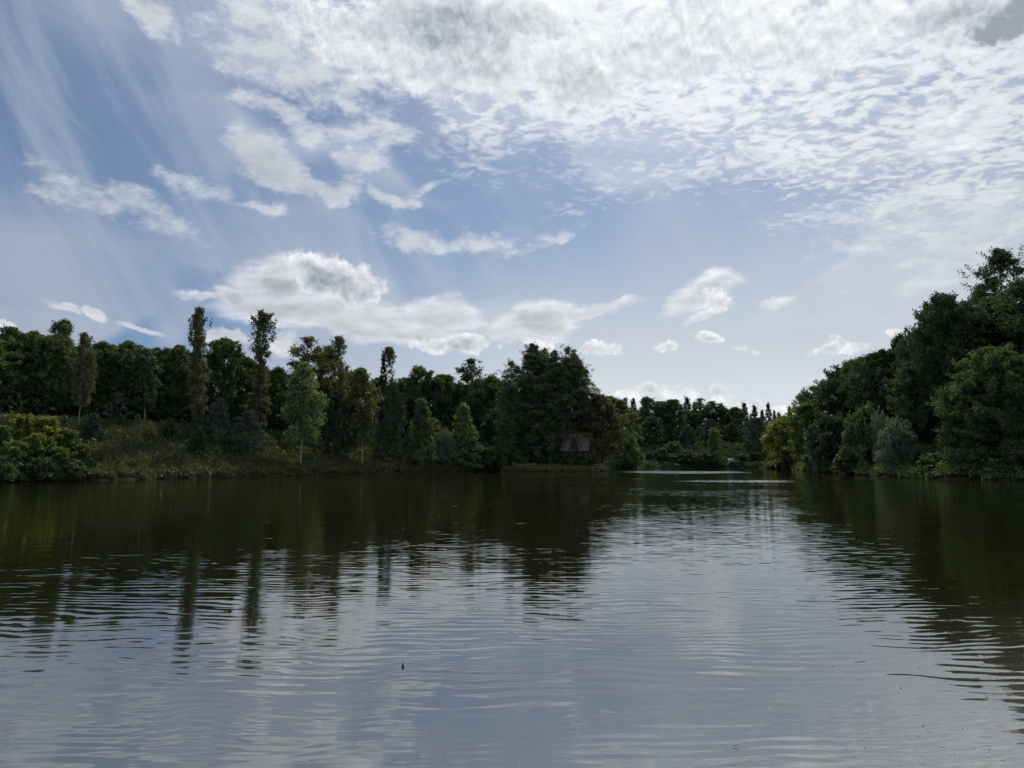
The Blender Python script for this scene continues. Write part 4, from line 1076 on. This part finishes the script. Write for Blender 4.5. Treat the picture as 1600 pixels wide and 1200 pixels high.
# ------------------------------------------------------------------ ground cover
def scatter(rng, n, az0, az1, r0, r1, dmin, dmax):
    """random points on the banks, between two azimuths (degrees), with a given distance from the shoreline"""
    X, Y = [], []
    tot = 0
    while tot < n:
        k = n * 3
        r = np.sqrt(rng.uniform(r0 * r0, r1 * r1, k))
        a = np.radians(rng.uniform(az0, az1, k))
        x, y = r * np.sin(a), r * np.cos(a)
        d = pond_dist(x, y)
        m = (d > dmin) & (d < dmax)
        X.append(x[m])
        Y.append(y[m])
        tot += m.sum()
    return np.concatenate(X)[:n], np.concatenate(Y)[:n]


def blades(rng, x, y, per, h0, h1, w, spread=0.12, lean=0.35):
    z = ground_z(x, y)
    ok = z > 0.02
    b = np.repeat(np.stack([x, y, z - 0.03], 1)[ok], per, 0)
    b[:, :2] += rng.normal(0, spread, (len(b), 2))
    h = rng.uniform(h0, h1, len(b))[:, None]
    a = rng.uniform(0, 6.283, len(b))
    side = np.stack([np.cos(a), np.sin(a), 0 * a], 1) * w * 0.5
    tip = b + np.concatenate([rng.normal(0, lean, (len(b), 2)), np.ones((len(b), 1))], 1) * h
    v = np.stack([b - side, b + side, tip], 1).reshape(-1, 3)
    return v, np.arange(len(v)).reshape(-1, 3)


def mounds(rng, x, y, r0, r1, h0, h1, per, L, W, zoff=0.0):
    """heaps of leaves, each a rough dome standing on the ground"""
    z = ground_z(x, y) + zoff
    ok = z > 0.02 + zoff
    c = np.stack([x, y, z], 1)[ok]
    n = len(c)
    r = rng.uniform(r0, r1, n)
    h = rng.uniform(h0, h1, n)
    u = unit(rng.normal(size=(n * per, 3)))
    u[:, 2] = np.abs(u[:, 2])
    k = rng.uniform(0.35, 1.05, (n * per, 1)) ** 0.6
    p = np.repeat(c, per, 0) + u * k * np.stack([np.repeat(r, per), np.repeat(r, per), np.repeat(h, per)], 1)
    a = unit(rng.normal(size=p.shape) + u * 0.8 + np.array([0, 0, 0.2]))
    b = unit(np.cross(a, rng.normal(size=p.shape)))
    s = rng.uniform(0.6, 1.4, (len(p), 1))
    a = a * L * 0.5 * s
    b = b * W * 0.5 * s
    v = np.stack([p - a, p + b, p + a, p - b], 1).reshape(-1, 3)
    return v, np.arange(len(v)).reshape(-1, 4)


def stuff(name, vf, mat, label):
    o = link(name, raw_mesh(name, vf[0], vf[1], M[mat]))
    tag(o, label, None, None, 'stuff')
    return o


def join(parts):
    V, Fc, n = [], [], 0
    for v, f in parts:
        V.append(v)
        Fc.append(f + n)
        n += len(v)
    return np.concatenate(V), np.concatenate(Fc)


rng = np.random.default_rng(5)
LB = (-42, -1, 55, 128)
stuff('bank_grass', blades(rng, *scatter(rng, 28000, *LB, 0.0, 14.0), 5, 0.20, 0.55, 0.07), 'grass', 'rough olive grass covering the left bank slope')
stuff('bank_weeds', join([mounds(rng, *scatter(rng, 2600, *LB, 0.1, 13.0), 0.25, 0.7, 0.2, 0.6, 28, 0.20, 0.10),
                          mounds(rng, *scatter(rng, 900, *LB, 0.0, 1.2), 0.3, 0.7, 0.25, 0.6, 40, 0.22, 0.11)]), 'leaf_olive', 'low leafy weeds growing through the grass of the left bank')
stuff('bank_brush', mounds(rng, *scatter(rng, 260, *LB, 3.0, 14.0), 0.4, 1.0, 0.4, 1.0, 60, 0.22, 0.13), 'leaf_mid', 'knee high green brush on the left bank')
stuff('wood_thicket_fill', join([mounds(rng, *scatter(rng, 330, -46, 1, 60, 150, 14.0, 24.0), 1.2, 2.2, 2.5, 4.6, 140, 0.46, 0.30),
                            mounds(rng, *scatter(rng, 260, -46, 9, 60, 175, 21.0, 32.0), 1.6, 2.6, 4.0, 6.5, 130, 0.58, 0.38)]), 'leaf_dark', 'dark undergrowth added to block the light between the left wood trunks')  # leaf heaps added to shut out the bright sky behind the trunks
RB = (20, 43, 55, 132)
stuff('right_undergrowth', join([mounds(rng, *scatter(rng, 1100, *RB, 0.0, 8.0), 0.5, 1.2, 0.5, 1.3, 80, 0.26, 0.16),
                                 mounds(rng, *scatter(rng, 420, *RB, 0.0, 1.2), 0.5, 1.0, 0.4, 0.9, 70, 0.24, 0.14, -0.1)]), 'leaf_birch', 'tangled green undergrowth spilling down the right bank to the water')
stuff('right_weeds', mounds(rng, *scatter(rng, 420, *RB, 0.0, 7.0), 0.4, 0.9, 0.6, 1.4, 60, 0.26, 0.13), 'leaf_olive', 'yellowish weeds scattered over the right bank')
stuff('right_thicket_fill', mounds(rng, *scatter(rng, 330, 19, 46, 60, 160, 7.0, 26.0), 1.5, 2.5, 2.5, 5.5, 150, 0.52, 0.33), 'leaf_dark', 'dark thicket added to block the light under the tall right bank alders')  # another added leaf mass, shutting out light behind the alders
FB = (6.5, 21.5, 125, 185)
stuff('far_grass', blades(rng, *scatter(rng, 9000, *FB, 0.0, 16.0), 5, 0.3, 0.7, 0.12), 'leaf_dark', 'grass on the far slope, coloured dark for shade')  # darker leaf colour puts the slope's shade into the grass
stuff('far_weeds', mounds(rng, *scatter(rng, 900, *FB, 0.0, 14.0), 0.4, 1.0, 0.3, 0.9, 46, 0.32, 0.18), 'leaf_dark', 'low green scrub on the far slope and shore, darkened for shade')  # same dark leaf colour, carrying the far bank's shade
stuff('far_thicket', mounds(rng, *scatter(rng, 420, 4, 24, 135, 215, 15.0, 34.0), 1.6, 2.6, 2.5, 5.0, 120, 0.62, 0.40), 'needle_dark', 'dark thicket under the far wood')

ia = rng.uniform(0, 6.283, 6000)
ir = np.sqrt(rng.random(6000)) * 1.03
ix, iy = ISL[0] + ISL[2] * ir * np.cos(ia), ISL[1] + ISL[3] * ir * np.sin(ia)
stuff('island_grass', blades(rng, ix, iy, 6, 0.15, 0.48, 0.07), 'grass_pale', 'pale green grass fringing the small island')
m = (iy < ISL[1] - 2.5)
sel = (np.abs(ix[m] - 1.6) < 1.7) | (np.abs(ix[m] - 12.4) < 1.0)
fx, fy = ix[m][sel][:170], iy[m][sel][:170]
stuff('island_flowers', mounds(rng, fx, fy, 0.05, 0.12, 0.05, 0.12, 5, 0.10, 0.09, 0.42), 'flower', 'whitish flower heads in the island grass')


# ------------------------------------------------------------------ small built things
class MB:
    """collects boxes and bars, then links them as one mesh object"""
    def __init__(self):
        self.v, self.f, self.n = [], [], 0

    def add(self, v, f):
        self.v.append(np.asarray(v, float))
        self.f.append(np.asarray(f) + self.n)
        self.n += len(v)
        return self

    def box(self, c, s, tilt=0.0, yaw=0.0):
        x, y, z = (k * 0.5 for k in s)
        v = np.array([(-x, -y, -z), (x, -y, -z), (x, y, -z), (-x, y, -z), (-x, -y, z), (x, -y, z), (x, y, z), (-x, y, z)])
        ct, st = math.cos(tilt), math.sin(tilt)
        v = v @ np.array([(1, 0, 0), (0, ct, st), (0, -st, ct)])
        cy, sy = math.cos(yaw), math.sin(yaw)
        v = v @ np.array([(cy, sy, 0), (-sy, cy, 0), (0, 0, 1)])
        return self.add(v + np.array(c), [(0, 3, 2, 1), (4, 5, 6, 7), (0, 1, 5, 4), (1, 2, 6, 5), (2, 3, 7, 6), (3, 0, 4, 7)])

    def quadprism(self, a, b, c, d, th):
        """a flat four-cornered board with thickness th along its normal"""
        p = np.array([a, b, c, d], float)
        nrm = np.cross(p[1] - p[0], p[3] - p[0])
        nrm = nrm / np.linalg.norm(nrm) * th
        return self.add(np.concatenate([p, p + nrm]), [(0, 3, 2, 1), (4, 5, 6, 7), (0, 1, 5, 4), (1, 2, 6, 5), (2, 3, 7, 6), (3, 0, 4, 7)])

    def build(self, name, mat, parent=None):
        return link(name, raw_mesh(name, np.concatenate(self.v), np.concatenate(self.f), M[mat]), parent)


def lathe(prof, sides=16):
    prof = np.array(prof, float)
    a = np.arange(sides) * 2 * math.pi / sides
    v = np.stack([prof[:, :1] * np.cos(a), prof[:, :1] * np.sin(a), np.repeat(prof[:, 1:], sides, 1)], -1).reshape(-1, 3)
    i = np.arange(len(prof) * sides).reshape(len(prof), sides)
    j = np.roll(i, -1, 1)
    return v, np.stack([i[:-1], j[:-1], j[1:], i[1:]], -1).reshape(-1, 4)


def hut():
    hx, hy = 9.05, 104.9
    root = link('wooden_hut', None, loc=(hx, hy, gz(hx, hy) - 0.05))
    root.rotation_euler = (0, 0, R(-18))
    tag(root, 'small open wooden hut with a steep shingled roof on the island', 'hut')
    rng = np.random.default_rng(3)
    ze, zr, hw, hd = 2.05, 4.55, 1.95, 1.35           # eave, ridge, half length, half depth
    roof = MB().box((0.06, 0, zr + 0.02), (3.55, 0.16, 0.08)).build('roof', 'shingle', root)
    n = 7
    for side in (-1, 1):
        for k in range(n):
            f0, f1 = k / n, (k + 1.18) / n
            for (xa, xb) in ((-hw, -0.02), (0.02, hw)):
                j = rng.uniform(-0.03, 0.03, 4)
                lo, up = f0, min(f1, 1.0)
                sh = 0.10 * (1 - lo)
                y0, y1 = side * hd * (1 - lo), side * hd * (1 - up)
                z0, z1 = ze + (zr - ze) * lo + 0.05, ze + (zr - ze) * up - 0.005
                l0 = xa - (0.14 * (1 - lo) if xa < -0.5 else 0) + (0.20 * lo if xa < -0.5 else 0)
                r0 = xb + (0.14 * (1 - lo) if xb > 0.5 else 0) - (0.20 * lo if xb > 0.5 else 0)
                q4 = [(l0 + j[0], y0, z0), (r0 + j[1], y0, z0 + j[2] * 0.5), (r0 + j[1], y1, z1), (l0 + j[0], y1, z1)]
                if side > 0:
                    q4 = q4[::-1]
                MB().quadprism(*q4, 0.035).build('shingle_course', 'shingle', roof)
    # front gable: narrow and steep, pushed out from the roof
    gx, gw, yf, ga, gb = 0.0, 0.72, -hd - 0.10, zr - 0.10, ze - 0.10
    gable = MB().quadprism((gx - 0.62, yf + 0.22, gb), (gx + 0.62, yf + 0.22, gb), (gx + 0.02, yf + 0.22, ga - 0.2), (gx - 0.02, yf + 0.22, ga - 0.2), 0.03).build('gable', 'wood_dark', root)  # dark board stands in for the shaded gable opening
    for side in (-1, 1):
        for k in range(n):
            lo, up = k / n, min((k + 1.15) / n, 1.0)
            xo, xi = gx + side * gw * (1 - lo), gx + side * gw * (1 - up)
            zo, zi = gb + (ga - gb) * lo + 0.04, gb + (ga - gb) * up
            q4 = [(xo, yf + 0.02 * rng.random(), zo), (xo, -0.1, zo), (xi, -0.1, zi), (xi, yf + 0.02 * rng.random(), zi)]
            if side < 0:
                q4 = q4[::-1]
            MB().quadprism(*q4, 0.035).build('shingle_course', 'shingle', gable)
    for px in (-1.55, -0.62, 0.62, 1.55):
        for py in (-1.05, 1.05):
            MB().box((px, py, ze * 0.5 + 0.05), (0.13, 0.13, ze + 0.1)).build('post', 'wood_old', root)
    for (xa, xb) in ((-1.48, -0.69), (0.69, 1.48)):
        for k in range(4):
            MB().box(((xa + xb) / 2, -1.05, 0.22 + 0.21 * k), (xb - xa - 0.01, 0.03, 0.19)).build('plank', 'wood_dark', root)
    for k in range(9):
        MB().box((0, 1.13, 0.20 + 0.21 * k), (3.2, 0.03, 0.20)).build('plank', 'wood_dark', root)
    MB().box((0, 0, 0.10), (3.3, 2.2, 0.08)).build('floor', 'wood_dark', root)
    MB().box((0, -1.05, ze - 0.06), (3.4, 0.10, 0.14)).build('beam', 'wood_old', root)


hut()


def jetty():
    jx, jy = 42.6, 143.2
    root = link('jetty', None, loc=(jx, jy, 0))
    root.rotation_euler = (0, 0, R(4))
    tag(root, 'dark wooden jetty with boarded front on the far shore', 'jetty')
    for k in range(9):
        MB().box((-1.2 + 0.3 * k, 0.6, 1.05), (0.28, 3.4, 0.06)).build('plank', 'wood_dark', root)
    for px in (-1.2, 0.0, 1.2):
        for py in (-0.9, 2.1):
            MB().box((px, py, 0.01), (0.16, 0.16, 2.02)).build('post', 'wood_dark', root)
    for k in range(4):
        MB().box((0, -1.0, 0.22 + 0.22 * k), (2.6, 0.04, 0.20)).build('front_board', 'wood_dark', root)
    b = MB().box((jx - 0.72, jy + 0.1, 1.082 + 0.32), (0.90, 0.6, 0.64)).build('storage_box', 'white_paint')
    tag(b, 'white box standing on the left end of the dark jetty', 'box')
    MB().box((jx - 0.72, jy + 0.1, 1.082 + 0.675), (0.96, 0.66, 0.07)).build('lid', 'white_paint', b)
    MB().box((jx - 0.72, jy - 0.22, 1.082 + 0.45), (0.16, 0.05, 0.05)).build('handle', 'wood_dark', b)
    v, f = lathe([(0.0, 0), (0.13, 0), (0.15, 0.30), (0.155, 0.32), (0.14, 0.32), (0.12, 0.05), (0, 0.05)], 12)
    c = link('bucket', raw_mesh('bucket', v, f, M['wood_pale'], True), None, (jx + 0.75, jy + 0.2, 1.083))
    tag(c, 'small pale bucket on the right end of the dark jetty', 'bucket')
    a = np.linspace(0, math.pi, 9)
    pts = np.stack([0.15 * np.cos(a), 0 * a, 0.31 + 0.12 * np.sin(a)], 1)
    link('handle', tubes_mesh('bucket_handle', [(pts, np.full(9, 0.008))], M['wood_dark'], 5), c)


jetty()


def plank_table():
    x, y = 40.45, 98.6
    z = 0.95
    root = link('plank_table', None, loc=(x, y, z))
    root.rotation_euler = (0, 0, R(8))
    tag(root, 'pale plank table on legs among the right bank bushes', 'table')
    for k in range(4):
        MB().box((0, -0.33 + 0.22 * k, 0.90), (1.5, 0.20, 0.05)).build('plank', 'wood_pale', root)
    for px in (-0.68, 0.68):
        for py in (-0.33, 0.33):
            MB().box((px, py, 0.0), (0.08, 0.08, 1.74)).build('leg', 'wood_pale', root)


plank_table()

p = MB().box((0, 0, 0), (0.75, 0.28, 0.06)).box((-0.25, 0, -0.16), (0.07, 0.2, 0.28)).box((0.25, 0, -0.16), (0.07, 0.2, 0.28)).build('landing_plank', 'wood_pale')
p.location = (41.6, 110.4, 0.16)
p.rotation_euler = (0, 0, R(15))
tag(p, 'short pale landing plank at the waterline of the right bank corner', 'plank')

for (x, y, lb) in ((42.2, 72.9, 'left one of two short pale posts above the right bank undergrowth'), (42.72, 72.9, 'right one of two short pale posts above the right bank undergrowth')):
    v, f = lathe([(0.0, -1.3), (0.05, -1.3), (0.055, 0.86), (0.04, 0.90), (0, 0.91)], 10)
    o = link('marker_post', raw_mesh('marker_post', v, f, M['wood_pale'], True), None, (x, y, 2.12))
    tag(o, lb, 'post', 'pair of pale posts')


def far_rail():
    pts = []
    for k in range(8):
        f = k / 7
        x = 37.5 + 13.5 * f
        y = 163.5 - 6.5 * f
        pts.append((x, y, gz(x, y)))
    root = link('rail_fence', None, loc=pts[0])
    tag(root, 'low pale rail fence running down the far slope to the right', 'fence')
    o0 = np.array(pts[0])
    for (x, y, z) in pts:
        v, f = lathe([(0.0, -0.4), (0.05, -0.4), (0.05, 0.62), (0, 0.64)], 8)
        link('post', raw_mesh('post', v + np.array([x, y, z]) - o0, f, M['wood_pale'], True), root)
    for a, b in zip(pts, pts[1:]):
        a, b = np.array(a) - o0, np.array(b) - o0
        for h in (0.52,):
            q = np.linspace(0, 1, 3)[:, None]
            ln = a + (b - a) * q
            ln[:, 2] += h
            ln[:, 1] -= 0.07
            link('rail', tubes_mesh('rail', [(ln, np.full(3, 0.055))], M['wood_pale'], 6), root)


far_rail()

v, f = lathe([(0.0, -0.012), (0.006, -0.010), (0.0125, 0.0), (0.0135, 0.006), (0.011, 0.013), (0.006, 0.018), (0.0028, 0.022), (0.0, 0.022)], 16)
fl = link('fishing_float', raw_mesh('fishing_float', v, f, M['black_plastic'], True), None, (-1.045, 7.36, 0.004))
fl.rotation_euler = (R(4), R(5), 0)
tag(fl, 'tiny black fishing float standing in the open water', 'fishing float')
v, f = lathe([(0.0022, 0.020), (0.0016, 0.058), (0.0, 0.059)], 8)
link('antenna', raw_mesh('antenna', v, f, M['black_plastic'], True), fl)

# bits of leaf and straw afloat near the shore
rng = np.random.default_rng(9)
n = 1000
dx = np.concatenate([rng.uniform(-3.0, 4.5, n // 4), 3.8 + rng.normal(0, 0.8, n - n // 4)])
dy = np.concatenate([4.6 + rng.exponential(0.8, n // 4), 4.6 + rng.exponential(0.7, n - n // 4)])
k = np.clip(rng.exponential(0.006, n), 0.0025, 0.03)
a = rng.uniform(0, 6.283, n)
u = np.stack([np.cos(a), np.sin(a), rng.normal(0, 0.04, n)], 1) * k[:, None]
w = np.stack([-np.sin(a), np.cos(a), rng.normal(0, 0.1, n)], 1) * np.clip(k * rng.uniform(0.1, 0.6, n), 0.0015, 0.02)[:, None]
c = np.stack([dx, dy, np.full(n, 0.005)], 1)
v = np.stack([c - u, c + w, c + u, c - w], 1).reshape(-1, 3)
M['debris'] = leaf_mat('debris', (0.30, 0.29, 0.22), (0.05, 0.045, 0.035), 0.2, 1.2)
stuff('floating_debris', (v, np.arange(len(v)).reshape(-1, 4)), 'debris', 'bits of leaf and straw floating on the near water')
